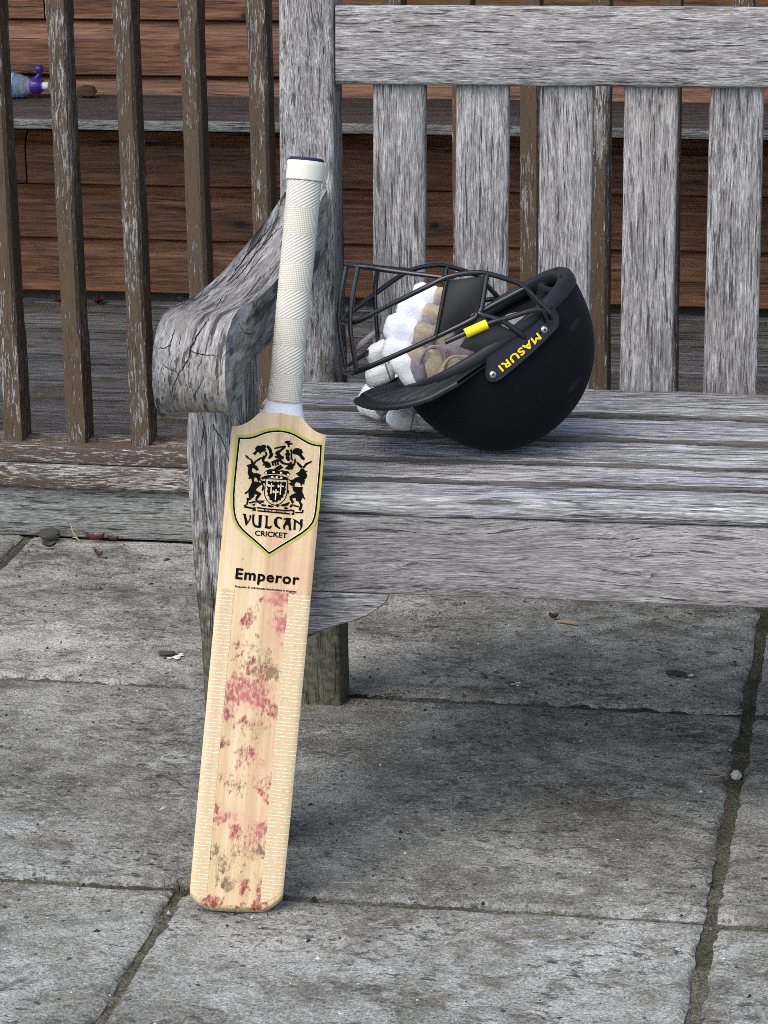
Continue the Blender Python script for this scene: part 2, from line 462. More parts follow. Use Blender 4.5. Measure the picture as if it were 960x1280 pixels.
# ------------------------------------------------------------------ pavilion wall, deck and railing behind the bench
WY = 2.35
deck = tag(empty('veranda_deck', (0, 0, 0)), kind='structure')
yy = 1.335
for i in range(6):
    wd_ = 0.196
    plank('deck_board', 4.6, 0.002, wd_ - 0.003, -0.028, 0, M_DECK, deck, (-2.1, yy, 0.13), AX_X, 0.004, 60, 0.0008, seed=i * 3 + 40)
    yy += wd_
pav = empty('pavilion', (0, WY, 0.13), 'red-brown timber boarded pavilion wall behind the railing', 'building')
def prof(name, prof_pts, length, mat, parent, origin, segs=10, seed=0, sharp=35):
    """profile in (depth towards viewer, height), run along X"""
    vs_, fs = [], []
    m = len(prof_pts)
    for i in range(segs + 1):
        x = length * i / segs
        for (d, z) in prof_pts:
            q = noise.noise(V((x * 4 + seed, z * 20, d * 20)))
            vs_.append((x, -d + q * 0.0008, z + q * 0.0006))
    for i in range(segs):
        for k in range(m):
            a, b = i * m + k, i * m + (k + 1) % m
            fs.append((a, b, b + m, a + m))
    fs.append(tuple(range(m))[::-1])
    fs.append(tuple(range(segs * m, segs * m + m)))
    o = obj(name, vs_, fs, mat, parent, True, sharp)
    o.location = origin
    return o
WP = [(0.0, 0.0), (0.024, 0.0), (0.026, 0.002), (0.026, 0.068), (0.0245, 0.073), (0.0145, 0.087), (0.007, 0.0985), (0.0, 0.0985)]
PW = 0.1031
for i in range(23):
    z = 0.151 + i * PW - 0.13
    cuts = {3: [-2.0, -0.953, 0.9, 2.4]}.get(i, [-2.0, -1.55 + 0.83 * ((i * 0.37) % 1) - 0.05, 0.75 + 0.5 * ((i * 0.61) % 1), 2.4])
    if i == 2:
        cuts = [-2.0, -0.946, 0.9, 2.4]
    for xa, xb in zip(cuts, cuts[1:]):
        prof('wall_board', WP, xb - xa - 0.003, M_WALL, pav, (xa, 0, z), segs=8, seed=i * 5.1 + xa, sharp=10)
o = obj('wall_backing', [(x, y, z) for x in (-2, 2.4) for y in (0.002, 0.08) for z in (-0.06, 2.4)],
        [(0, 1, 3, 2), (4, 6, 7, 5), (0, 4, 5, 1), (2, 3, 7, 6), (0, 2, 6, 4), (1, 5, 7, 3)], M_ROOF, pav, False)
ro = obj('roof', [(-2.2, -1.2, 2.0), (2.6, -1.2, 2.0), (2.6, 0.3, 2.42), (-2.2, 0.3, 2.42), (-2.2, -1.2, 2.05), (2.6, -1.2, 2.05), (2.6, 0.3, 2.47), (-2.2, 0.3, 2.47)],
         [(3, 2, 1, 0), (4, 5, 6, 7), (0, 1, 5, 4), (1, 2, 6, 5), (2, 3, 7, 6), (3, 0, 4, 7)], M_ROOF, pav, False)
SZ = 0.527
wb = empty('wall_bench', (0, 2.2, 0.13), 'dull timber bench seat fixed along the pavilion wall', 'bench')
plank('seat_board', 4.2, 0, 0.268, -0.0205, 0, M_SHELF, wb, (-1.95, 2.060 - 2.2, SZ - 0.13), AX_X, 0.003, 50, 0.0008, seed=77)
plank('edge_strip', 4.2, 0, 0.017, 0, 0.012, M_BASE, wb, (-1.95, 2.058 - 2.2, SZ - 0.0180 - 0.13), AX_F, 0.002, 50, 0.0005, seed=78)
for x in (-1.6, -1.25, 1.05, 2.0):
    plank('support', SZ - 0.13 - 0.021, -0.03, 0.03, 0, 0.2, M_SHELF, wb, (x, 2.105 - 2.2, 0), AX_Z, 0.003, 8, 0.0004, seed=79)

rail = empty('veranda_railing', (0, 1.3, 0), 'brown peeling-paint timber railing of upright balusters', 'railing')
RX = -1.75
def rp(name, L, y0, y1, z0, z1, mat, ox, oy, oz, seed, bev=0.003, jit=0.001, axes=AX_X, sub=3):
    return plank(name, L, y0, y1, z0, z1, mat, rail, (ox, oy - 1.3, oz), axes, bev, 70, jit, seed=seed, sub=sub)
rp('base_board', 4.0, 0, 0.06, 0, 0.0815, M_BASE, RX, 1.2815, 0.0005, 5)
rp('sill', 4.0, 0, 0.095, 0, 0.0385, M_SILL, RX, 1.2655, 0.0825, 6, 0.005, 0.0012)
rp('bottom_rail', 4.0, 0, 0.085, 0, 0.0265, M_SILL, RX, 1.2725, 0.1222, 7, 0.003, 0.0010)
rp('handrail', 4.0, 0, 0.095, 0, 0.05, M_PAINT, RX, 1.275, 1.0, 8)
BP = 0.1016
def baluster_mesh(seed):
    W2, D, Ht = 0.0148, 0.05, 0.855
    vs_, fs = [], []
    hs = [0, 0.05, 0.1, 0.15, 0.165, 0.178, 0.2] + [0.2 + 0.43 * i / 16 for i in range(1, 17)] + [0.645, 0.66, 0.68, 0.74, 0.8, Ht]
    for h in hs:
        c = 0.0006 + 0.0052 * (min(1, max(0, (h - 0.163) / 0.016)) * min(1, max(0, (0.662 - h) / 0.016)))
        ring = [(-W2, c), (-W2 + c * 0.8, 0), (0, 0), (W2 - c * 0.8, 0), (W2, c), (W2, D - c), (W2 - c * 0.8, D), (-W2 + c * 0.8, D), (-W2, D - c)]
        for (a, b) in ring:
            q = noise.noise_vector(V((h * 14 + seed, a * 90, b * 60)))
            vs_.append((h, a + q.y * 0.0007, b + q.z * 0.0007))
    m = 9
    for i in range(len(hs) - 1):
        for k in range(m):
            a, b = i * m + k, i * m + (k + 1) % m
            fs.append((a, b, b + m, a + m))
    fs.append(tuple(range(m))[::-1])
    fs.append(tuple(range((len(hs) - 1) * m, len(hs) * m)))
    return vs_, fs
protos = []
for i in range(-11, 22):
    x = -0.560 + BP * i
    if i < -8:
        continue
    if len(protos) < 5:
        v_, f_ = baluster_mesh(len(protos) * 9.7)
        o = obj('baluster', v_, f_, M_PAINT, rail, True, 30)
        bmx = bmesh.new(); bmx.from_mesh(o.data); bmesh.ops.recalc_face_normals(bmx, faces=bmx.faces); bmx.to_mesh(o.data); bmx.free()
        protos.append(o)
    else:
        o = protos[i % 5].copy()
        link(o, rail)
    frame(o, (x + random.uniform(-1, 1) * 0.0012, 1.2995 - 1.3, 0.1462), *AX_Z)

# ------------------------------------------------------------------ the weathered bench
bench = empty('garden_bench', (0, 0.38, 0), 'weathered grey timber garden bench with slatted back and scrolled arm', 'bench')
BY = R(1.38)
bench.rotation_euler = (0, 0, BY)
bench.location = Matrix.Rotation(BY, 3, 'Z') @ V((0.7, 0.38, 0))
def B(x, y, z):                                    # bench coordinates to the bench's own origin
    return (x - 0.7, y - 0.38, z)
BL = 1.46                                          # right-hand end of the bench
XI = 0.0075
ZS = 0.44
# seat slats
ys = [(0.134, 0.192), (0.206, 0.274), (0.2885, 0.382), (0.3965, 0.4865), (0.501, 0.6165)]
for i, (a, b_) in enumerate(ys):
    xa = XI - 0.004 if i == 0 else -0.062 if 0 < i < 4 else XI + 0.002
    xa = max(xa, 0.001) if i == 0 else xa
    if i in (1, 4):
        xa = 0.002 if i == 1 else -0.062
    dip = (0, -0.001, -0.002, -0.0015, 0)[i]
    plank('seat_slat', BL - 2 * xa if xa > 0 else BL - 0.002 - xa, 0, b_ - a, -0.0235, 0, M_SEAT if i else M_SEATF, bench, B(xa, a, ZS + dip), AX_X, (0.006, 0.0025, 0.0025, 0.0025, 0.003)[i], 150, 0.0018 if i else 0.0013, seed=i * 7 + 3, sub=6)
# apron and its wooden plugs
ap = plank('apron', BL - 0.002, 0, 0.0915, 0, 0.026, M_APRON, bench, B(0.001, 0.1635, 0.3245), AX_F, 0.002, 80, 0.0005, seed=31, sub=4)
def disc(name, r, th, mat, parent, mtx, seg=20):
    bm = bmesh.new()
    bmesh.ops.create_cone(bm, cap_ends=True, segments=seg, radius1=r, radius2=r * 0.93, depth=th)
    o = bobj(name, bm, mat, parent, True, 40)
    o.matrix_basis = mtx
    return o
for (x, z) in ((0.4396, 0.3873), (0.4391, 0.3587), (1.03, 0.3873), (1.03, 0.3587)):
    disc('wood_plug', 0.0062, 0.0016, M_APRON, ap, Matrix.Translation((x - 0.001, z - 0.3245, 0.0263)))
# rear legs running up into the back posts
tT = math.tan(R(6.17))
def rear_bend(x):
    return (0.0, tT * max(0.0, x - ZS) + 0.010 * max(0, (0.40 - x)) * 0)
for x0 in (-0.0615, BL - 0.008):
    plank('rear_leg', 1.0, 0, 0.0695, 0, 0.066, M_LEGMOSS, bench, B(x0, 0.6205, 0.0), AX_Z, 0.0045, 60, 0.0008, bend=rear_bend, seed=11 + x0, sub=4)
# back rails and slats
def back_y(z, off=0):
    return 0.6205 + off + tT * (z - ZS)
cs, sn = math.cos(R(6.17)), math.sin(R(6.17))
UPB = (0, sn, cs)
NB = (0, -cs, sn)
AX_B = ((1, 0, 0), UPB, NB)
plank('top_rail', BL - 0.0085 - 0.0085, 0, 0.097, -0.034, 0, M_BENCH, bench, B(0.0085 + 0.002, back_y(0.8115), 0.8115), AX_B, 0.004, 120, 0.0010, seed=21, sub=5)
plank('lower_back_rail', BL - 0.017, 0, 0.055, -0.034, 0, M_BENCH, bench, B(0.0105, back_y(0.385, 0.004) + 0.003, 0.36), AX_F, 0.003, 40, 0.0006, seed=22)
xs_ = 0.0556
i = 0
while xs_ < BL - 0.07:
    plank('back_slat', 0.44, 0, 0.0662, 0, 0.019, M_BENCH, bench, B(xs_, back_y(0.383, 0.011), 0.383), (UPB, (1, 0, 0), (0, cs, -sn)), 0.0035, 40, 0.0006, seed=50 + i, sub=4)
    xs_ += 0.1044
    i += 1
# front legs, corner brackets, side rails
LEGE = [(0.0, -0.0585), (0.19, -0.0615), (0.263, -0.0634), (0.339, -0.0671), (0.414, -0.0705), (0.479, -0.072), (0.515, -0.069), (0.56, -0.062), (0.62, -0.058)]
def leg_edge(x):
    for (a, va), (b_, vb) in zip(LEGE, LEGE[1:]):
        if x <= b_:
            return (va + (vb - va) * (x - a) / (b_ - a), -0.003)
    return (-0.058, -0.003)
def leg_edge_r(x):
    a, b_ = leg_edge(x)
    return (-b_, -a)
plank('front_leg', 0.592, 0, 0, 0, 0.082, M_LEG, bench, B(0, 0.133, 0), AX_Z, 0.005, 60, 0.0011, edge=leg_edge, seed=91, sub=4)
plank('front_leg', 0.592, 0, 0, 0, 0.082, M_LEG, bench, B(BL, 0.133, 0), AX_Z, 0.005, 60, 0.0011, edge=leg_edge_r, seed=95, sub=4)
for x0, s in ((0.0, 1), (BL, -1)):
    pts = [(-0.0028, 0.3236), (0.1545, 0.3236), (0.150, 0.314), (0.139, 0.3044), (0.127, 0.2965), (0.1117, 0.2905), (0.098, 0.2862), (0.0842, 0.281), (0.070, 0.2745), (0.0564, 0.2659), (0.035, 0.248), (0.018, 0.225), (0.006, 0.198), (-0.0028, 0.17)]
    bm = bmesh.new()
    f = bm.faces.new([bm.verts.new((x, z, 0)) for x, z in pts])
    r_ = bmesh.ops.extrude_face_region(bm, geom=[f])
    for v_ in [e for e in r_['geom'] if isinstance(e, bmesh.types.BMVert)]:
        v_.co.z += 0.024
    bmesh.ops.bevel(bm, geom=[e for e in bm.edges if abs(e.verts[0].co.z - e.verts[1].co.z) < 1e-6], offset=0.0018, segments=1, affect='EDGES')
    o = bobj('corner_bracket', bm, M_BENCH, bench)
    frame(o, B(x0, 0.1625, 0), (s, 0, 0), (0, 0, 1), (0, -1, 0) if s == 1 else (0, -1, 0))
for x0 in (-0.058, BL + 0.028):
    plank('side_rail', 0.402, -0.030, 0, 0, 0.075, M_BENCH, bench, B(x0, 0.217, 0.337), AX_Y, 0.002, 20, 0.0004, seed=61)
for x0 in (0.5, 0.98):
    plank('seat_bearer', 0.44, -0.025, 0.025, 0, 0.06, M_BENCH, bench, B(x0, 0.168, 0.353), AX_Y, 0.002, 20, 0.0004, seed=62)

# arms: side profile (depth, height)
ARM = [(0.6405, 0.683), (0.60, 0.672), (0.56, 0.662), (0.48, 0.648), (0.40, 0.639), (0.34, 0.6355), (0.29, 0.635), (0.23, 0.637), (0.18, 0.6405), (0.13, 0.647), (0.09, 0.651),
       (0.06, 0.650), (0.038, 0.642), (0.023, 0.629), (0.015, 0.612), (0.014, 0.595), (0.019, 0.577), (0.030, 0.562), (0.046, 0.554), (0.065, 0.5525), (0.080, 0.557), (0.088, 0.568), (0.0905, 0.582), (0.096, 0.5925),
       (0.115, 0.594), (0.16, 0.592), (0.2, 0.588), (0.26, 0.583), (0.34, 0.583), (0.43, 0.588), (0.52, 0.596), (0.6405, 0.612)]
def arm(x0, x1, name='arm_rest'):
    bm = bmesh.new()
    N = 8
    m = len(ARM)
    rings = []
    for k in range(N + 1):
        t = k / N
        u = (t - 0.5) * 2
        ins = 0.0065 * max(0, (abs(u) - 0.72) / 0.28) ** 2.0
        ring = []
        for q, (y, z) in enumerate(ARM):
            py, pz = ARM[q - 1]
            ny_, nz_ = ARM[(q + 1) % m]
            tx, tz = ny_ - py, nz_ - pz
            l_ = math.hypot(tx, tz)
            nx_, nzz = tz / l_, -tx / l_               # inward or outward, fixed below
            c = 1 if 0 < q < m - 1 else 0
            bulge = 1.0 + 0.10 * max(0, 1 - y / 0.22)    # the scroll is a little wider than the arm
            xx = (x0 + x1) / 2 + (x1 - x0) / 2 * u * bulge
            if u < 0:
                tp = min(1, max(0, (y - 0.25) / 0.36))
                xx += 0.022 * tp * tp * (-u)
            nq = noise.noise(V((xx * 30, y * 18, z * 18)))
            ring.append(bm.verts.new((y + nx_ * ins * c + nq * 0.0012 * c, -xx, z + nzz * ins * c + 0.0015 * nq * c)))
        rings.append(ring)
    for a, b_ in zip(rings, rings[1:]):
        for q in range(m):
            bm.faces.new((a[q], a[(q + 1) % m], b_[(q + 1) % m], b_[q]))
    bm.faces.new(rings[0])
    bm.faces.new(rings[-1][::-1])
    o = bobj(name, bm, M_ARM, bench, True, 55)
    frame(o, B(0, 0, 0), *AX_Y)
    return o
armo = arm(-0.0715, 0.0005)
from mathutils.bvhtree import BVHTree
M_CRACK = plain('deep_crack', (0.012, 0.010, 0.008), 0.95, 0.1)
def cracks(o, lines, wmul=1.0):
    me = o.data
    bt = BVHTree.FromPolygons([v_.co for v_ in me.vertices], [tuple(p_.vertices) for p_ in me.polygons])
    for li, (wd_, pts) in enumerate(lines):
        pts = spline(pts, 8)
        vv, ff = [], []
        n_ = len(pts)
        for i, p in enumerate(pts):
            j_ = noise.noise_vector(p * 420 + V((li, 0, 0))) * 0.0011 + noise.noise_vector(p * 150 + V((li, 3, 0))) * 0.0012
            hit = bt.find_nearest(p + j_)
            c_, nr = hit[0], hit[1]
            d_ = (pts[min(i + 1, n_ - 1)] - pts[max(i - 1, 0)]).normalized()
            sd_ = d_.cross(nr).normalized()
            t_ = i / (n_ - 1)
            w_ = wd_ * wmul * (0.25 + 0.75 * math.sin(math.pi * min(1, max(0, 0.08 + 0.9 * t_)))) * (0.7 + 0.6 * noise.noise(p * 300))
            w_ = max(w_, 0.00025)
            vv += [c_ + sd_ * w_ + nr * 0.00025, c_ - sd_ * w_ + nr * 0.00025]
            if i:
                k_ = 2 * i
                ff.append((k_ - 2, k_ - 1, k_ + 1, k_))
        obj('crack', vv, ff, M_CRACK, o, False)
cracks(armo, [
    (0.0011, [(0.0753, 0.0262, 0.6506), (0.0555, 0.0271, 0.6483), (0.043, 0.0296, 0.644), (0.0319, 0.0325, 0.6368), (0.0244, 0.0361, 0.6303), (0.0194, 0.0366, 0.6212), (0.0156, 0.0417, 0.613), (0.0146, 0.0477, 0.604), (0.0149, 0.0535, 0.5909), (0.02, 0.0591, 0.5751)]),
    (0.0008, [(0.0197, 0.071, 0.6311), (0.0227, 0.0666, 0.63), (0.0246, 0.0619, 0.6301), (0.0289, 0.0589, 0.6338), (0.0389, 0.0571, 0.6418), (0.0472, 0.0576, 0.6449)]),
    (0.0007, [(0.0227, 0.0358, 0.6281), (0.0216, 0.0306, 0.6259), (0.0205, 0.015, 0.6235), (0.0208, 0.0061, 0.6241)]),
    (0.0006, [(0.0157, 0.0656, 0.615), (0.0146, 0.059, 0.6115), (0.0145, 0.049, 0.6045)]),
    (0.0005, [(0.0212, 0.0215, 0.625), (0.0173, 0.0235, 0.6169), (0.015, 0.0271, 0.6096)]),
    (0.0005, [(0.0384, 0.0479, 0.6421), (0.0312, 0.0486, 0.6361), (0.0266, 0.0482, 0.632)]),
    (0.0005, [(0.0146, 0.0203, 0.6021), (0.0171, 0.0284, 0.5858), (0.0206, 0.0347, 0.5756)]),
    (0.0010, [(0.5783, 0.0461, 0.6665), (0.5152, 0.052, 0.654), (0.4805, 0.056, 0.648), (0.4344, 0.059, 0.6441), (0.3772, 0.0605, 0.6384), (0.3249, 0.0600, 0.635)]),
    (0.0012, [(0.5354, 0.0373, 0.6576), (0.4968, 0.0445, 0.6507), (0.4494, 0.0497, 0.6446), (0.3997, 0.0511, 0.6394), (0.3471, 0.053, 0.6353), (0.2974, 0.0578, 0.6351)]),
    (0.0007, [(0.4317, 0.0403, 0.6428), (0.3758, 0.0433, 0.6377), (0.3129, 0.0444, 0.6347), (0.242, 0.0485, 0.6368)]),
    (0.0007, [(0.3868, 0.02, 0.6385), (0.3243, 0.0244, 0.6353), (0.2301, 0.0214, 0.6373), (0.1556, 0.0215, 0.6438)]),
    (0.0006, [(0.1521, 0.0367, 0.6443), (0.2273, 0.0453, 0.6375), (0.2728, 0.0414, 0.6355)]),
    (0.0006, [(0.12, 0.004, 0.6505), (0.2343, 0.0087, 0.6367), (0.3036, 0.0091, 0.6347)]),
    (0.0006, [(0.0913, -0.0026, 0.6409), (0.1287, -0.002, 0.6214), (0.1806, -0.0016, 0.6115)]),
    (0.0005, [(0.1636, -0.0021, 0.5995), (0.2184, -0.0016, 0.5997), (0.2605, -0.0014, 0.6005)])])
lego = [o for o in bench.children if o.name == 'front_leg'][0]
cracks(lego, [(0.0006, [(0.526, -0.051, 0), (0.512, -0.050, 0), (0.488, -0.0545, 0)]), (0.0007, [(0.5177, -0.0406, 0), (0.497, -0.0286, 0), (0.472, -0.023, 0)]),
              (0.0006, [(0.526, -0.013, 0), (0.52, -0.010, 0), (0.511, -0.005, 0)]), (0.0005, [(0.46, -0.055, 0), (0.40, -0.050, 0), (0.35, -0.052, 0)]), (0.0005, [(0.33, -0.045, 0), (0.26, -0.048, 0), (0.2, -0.044, 0)])])
arm(BL - 0.0005, BL + 0.0715)                     # right-hand arm

# ------------------------------------------------------------------ cricket bat
bat_b = V((0.0052, -0.0208, 0.0080))
bax = V((0.0609, 0.2678, 0.9615)).normalized()
bn = V((0.2141, -0.9444, 0.2495))
bn = (bn - bax * bn.dot(bax)).normalized()
bx = bax.cross(bn)
bat = empty('cricket_bat', (0, 0, 0), 'pale willow cricket bat leaning upright on the bench, white gripped handle', 'bat')
frame(bat, bat_b, bx, bax, bn)                       # x across the face, y up the bat, z out of the face

def willow():
    t = NT('willow')
    co = t.co(False)
    wv = t.noise(t.vm('MULTIPLY', co, (130.0, 1.6, 130.0)), 1.0, 3, 0.5)
    gl = t.noise(t.vm('MULTIPLY', co, (55.0, 0.7, 4.0)), 1.0, 1, 0.4)
    fi = t.noise(t.vm('MULTIPLY', co, (700.0, 14.0, 700.0)), 1.0, 4, 0.6)
    big = t.noise(co, 11.0, 3, 0.6)
    v = t.math('ADD', t.math('ADD', t.math('MULTIPLY', wv, 0.3), t.math('MULTIPLY', gl, 0.35)), t.math('ADD', t.math('MULTIPLY', fi, 0.15), t.math('MULTIPLY', big, 0.2)))
    col = t.ramp(v, [(0.38, (0.44, 0.295, 0.145)), (0.5, (0.595, 0.435, 0.24)), (0.62, (0.70, 0.55, 0.35))])
    at = t.n('ShaderNodeAttribute', {}, attribute_name='marks', attribute_type='GEOMETRY')
    sep = t.n('ShaderNodeSeparateColor', {0: at})
    sepn = sep.node
    n1 = t.noise(t.vm('MULTIPLY', co, (1.0, 0.6, 1.0)), 330.0, 5, 0.75)
    n2 = t.noise(t.vm('MULTIPLY', co, (1.0, 0.35, 1.0)), 120.0, 4, 0.7)
    n3 = t.noise(t.vm('MULTIPLY', t.vm('ADD', co, (0.3, 0.1, 0.0)), (1.0, 0.45, 1.0)), 210.0, 5, 0.75)
    vv_ = t.math('ADD', t.math('MULTIPLY', sepn.outputs[0], 0.55), t.math('ADD', t.math('MULTIPLY', t.math('SUBTRACT', n1, 0.5), 1.7), t.math('MULTIPLY', t.math('SUBTRACT', n3, 0.5), 2.4)))
    red = t.math('MULTIPLY', t.step(vv_, 0.06, 0.78), t.step(sepn.outputs[0], 0.03, 0.35), clamp=True)
    col = t.mix(t.math('MULTIPLY', red, 0.95), col, t.mix(t.step(n2, 0.35, 0.65), (0.13, 0.008, 0.014), (0.34, 0.032, 0.042)))
    vd_ = t.math('ADD', t.math('MULTIPLY', sepn.outputs[1], 0.8), t.math('ADD', t.math('MULTIPLY', t.math('SUBTRACT', n1, 0.5), 1.5), t.math('MULTIPLY', t.math('SUBTRACT', n2, 0.5), 1.2)))
    drt = t.math('MULTIPLY', t.step(vd_, 0.40, 0.72), t.step(sepn.outputs[1], 0.05, 0.3), clamp=True)
    col = t.mix(t.math('MULTIPLY', drt, 0.8), col, (0.12, 0.088, 0.04))
    pnk = t.math('MULTIPLY', sepn.outputs[2], 0.75, clamp=True)
    col = t.mix(pnk, col, (0.62, 0.26, 0.22))
    t.bump(fi, 0.15, 0.0005)
    t.b.inputs['Coat Weight'].default_value = 0.12
    t.b.inputs['Coat Roughness'].default_value = 0.35
    return t.fin(col, 0.5, 0.35)
M_WILLOW = willow()

HW, XC = 0.0518, -0.0028
def s_bot(u):
    a = abs(u)
    return -0.0068 + 0.0030 * a * a + 0.0135 * max(0, (a - 0.55) / 0.45) ** 1.9 + 0.0022 * u
def s_top(u):
    a = abs(u)
    if a > 0.46:
        k_ = (a - 0.46) / 0.54
        return 0.5447 - 0.0168 * (1 - (1 - k_) ** 2.1)
    return 0.5447 + 0.0025 * (1 - a / 0.46)
BLOB = [  # image-free list of ball marks on the face: (x, y, size x, size y, strength, tilt)
    (0.018, 0.345, 0.012, 0.006, 0.9, 0.2), (0.022, 0.318, 0.011, 0.006, 0.7, 0.5), (0.029, 0.312, 0.009, 0.003, 0.9, 0.4),
    (-0.018, 0.318, 0.003, 0.012, 0.7, -0.3), (-0.014, 0.262, 0.010, 0.010, 0.4, 0),
    (-0.026, 0.235, 0.010, 0.010, 0.8, 0), (-0.010, 0.240, 0.014, 0.009, 0.9, -0.4), (0.006, 0.230, 0.020, 0.005, 1.0, -0.5), (0.024, 0.216, 0.013, 0.004, 0.9, -0.35),
    (0.000, 0.255, 0.010, 0.014, 0.5, 0.4), (-0.030, 0.214, 0.005, 0.008, 0.8, 0), (-0.012, 0.206, 0.004, 0.004, 0.8, 0), (-0.033, 0.178, 0.005, 0.005, 0.9, 0),
    (-0.004, 0.172, 0.008, 0.005, 0.7, 0.3), (-0.016, 0.158, 0.003, 0.004, 0.9, 0), (0.016, 0.125, 0.013, 0.003, 0.9, -0.75), (-0.036, 0.108, 0.005, 0.006, 0.8, 0),
    (-0.026, 0.098, 0.010, 0.004, 0.8, 0.3), (-0.010, 0.084, 0.006, 0.008, 0.8, 0), (0.018, 0.087, 0.006, 0.008, 0.9, 0.4), (0.008, 0.075, 0.018, 0.008, 0.35, 0.2),
    (0.004, 0.024, 0.004, 0.009, 0.85, 0.35), (0.026, 0.022, 0.004, 0.016, 0.85, -0.2), (-0.030, 0.006, 0.010, 0.004, 0.9, 0), (0.024, 0.004, 0.006, 0.004, 0.9, 0)]
rb = random.Random(3)
for _ in range(46):                                   # small nicks and glancing smears
    yv = min(0.34, max(0.004, rb.choice((0.235, 0.09, 0.2, 0.03, 0.31)) + rb.gauss(0, 0.035)))
    BLOB.append((rb.uniform(-0.036, 0.032), yv, rb.uniform(0.0015, 0.006), rb.uniform(0.0012, 0.0035), rb.uniform(0.35, 0.8), rb.uniform(-1.2, 1.2)))
for _ in range(8):
    BLOB.append((rb.uniform(-0.03, 0.028), rb.uniform(0.05, 0.27), rb.uniform(0.014, 0.024), rb.uniform(0.006, 0.012), rb.uniform(0.18, 0.30), rb.uniform(-0.9, 0.4)))
DIRT = [(0.0, 0.27, 0.025, 0.03, 0.6), (0.012, 0.262, 0.007, 0.012, 1.0), (0.02, 0.26, 0.006, 0.01, 0.8), (-0.012, 0.13, 0.01, 0.02, 0.6), (-0.02, 0.05, 0.02, 0.02, 0.6), (0.02, 0.062, 0.012, 0.01, 0.8),
        (-0.015, 0.025, 0.014, 0.010, 0.8), (0.0, 0.06, 0.02, 0.008, 0.6), (-0.03, 0.062, 0.006, 0.006, 0.9), (0.03, 0.29, 0.012, 0.016, 0.5), (0.0, 0.19, 0.03, 0.02, 0.45), (0.035, 0.245, 0.008, 0.008, 0.7),
        (0.0, 0.1, 0.035, 0.1, 0.25), (-0.028, 0.385, 0.002, 0.002, 1.0), (0.0, 0.29, 0.03, 0.05, 0.3), (-0.01, 0.15, 0.02, 0.05, 0.4), (0.005, 0.04, 0.03, 0.03, 0.4), (-0.02, 0.29, 0.008, 0.03, 0.5)]
PINK = [(0.012, 0.398, 0.012, 0.010, 0.8), (0.032, 0.376, 0.012, 0.012, 0.55), (0.012, 0.345, 0.018, 0.016, 0.55), (-0.045, 0.285, 0.010, 0.010, 0.6), (-0.05, 0.103, 0.008, 0.006, 0.6), (-0.02, 0.1, 0.016, 0.012, 0.45),
        (0.02, 0.305, 0.016, 0.022, 0.5), (0.02, 0.09, 0.02, 0.02, 0.4), (-0.012, 0.235, 0.025, 0.02, 0.45), (0.044, 0.25, 0.006, 0.012, 0.4), (0.01, 0.16, 0.02, 0.02, 0.25)]
def gauss(lst, x, y):
    s_ = 0
    for b_ in lst:
        dx, dy = x - b_[0], y - b_[1]
        if len(b_) > 5 and b_[5]:
            c_, q_ = math.cos(b_[5]), math.sin(b_[5])
            dx, dy = dx * c_ + dy * q_, -dx * q_ + dy * c_
        e_ = (dx / b_[2]) ** 2 + (dy / b_[3]) ** 2
        if e_ < 7:
            s_ = max(s_, b_[4] * math.exp(-e_ * 0.75))
    return s_
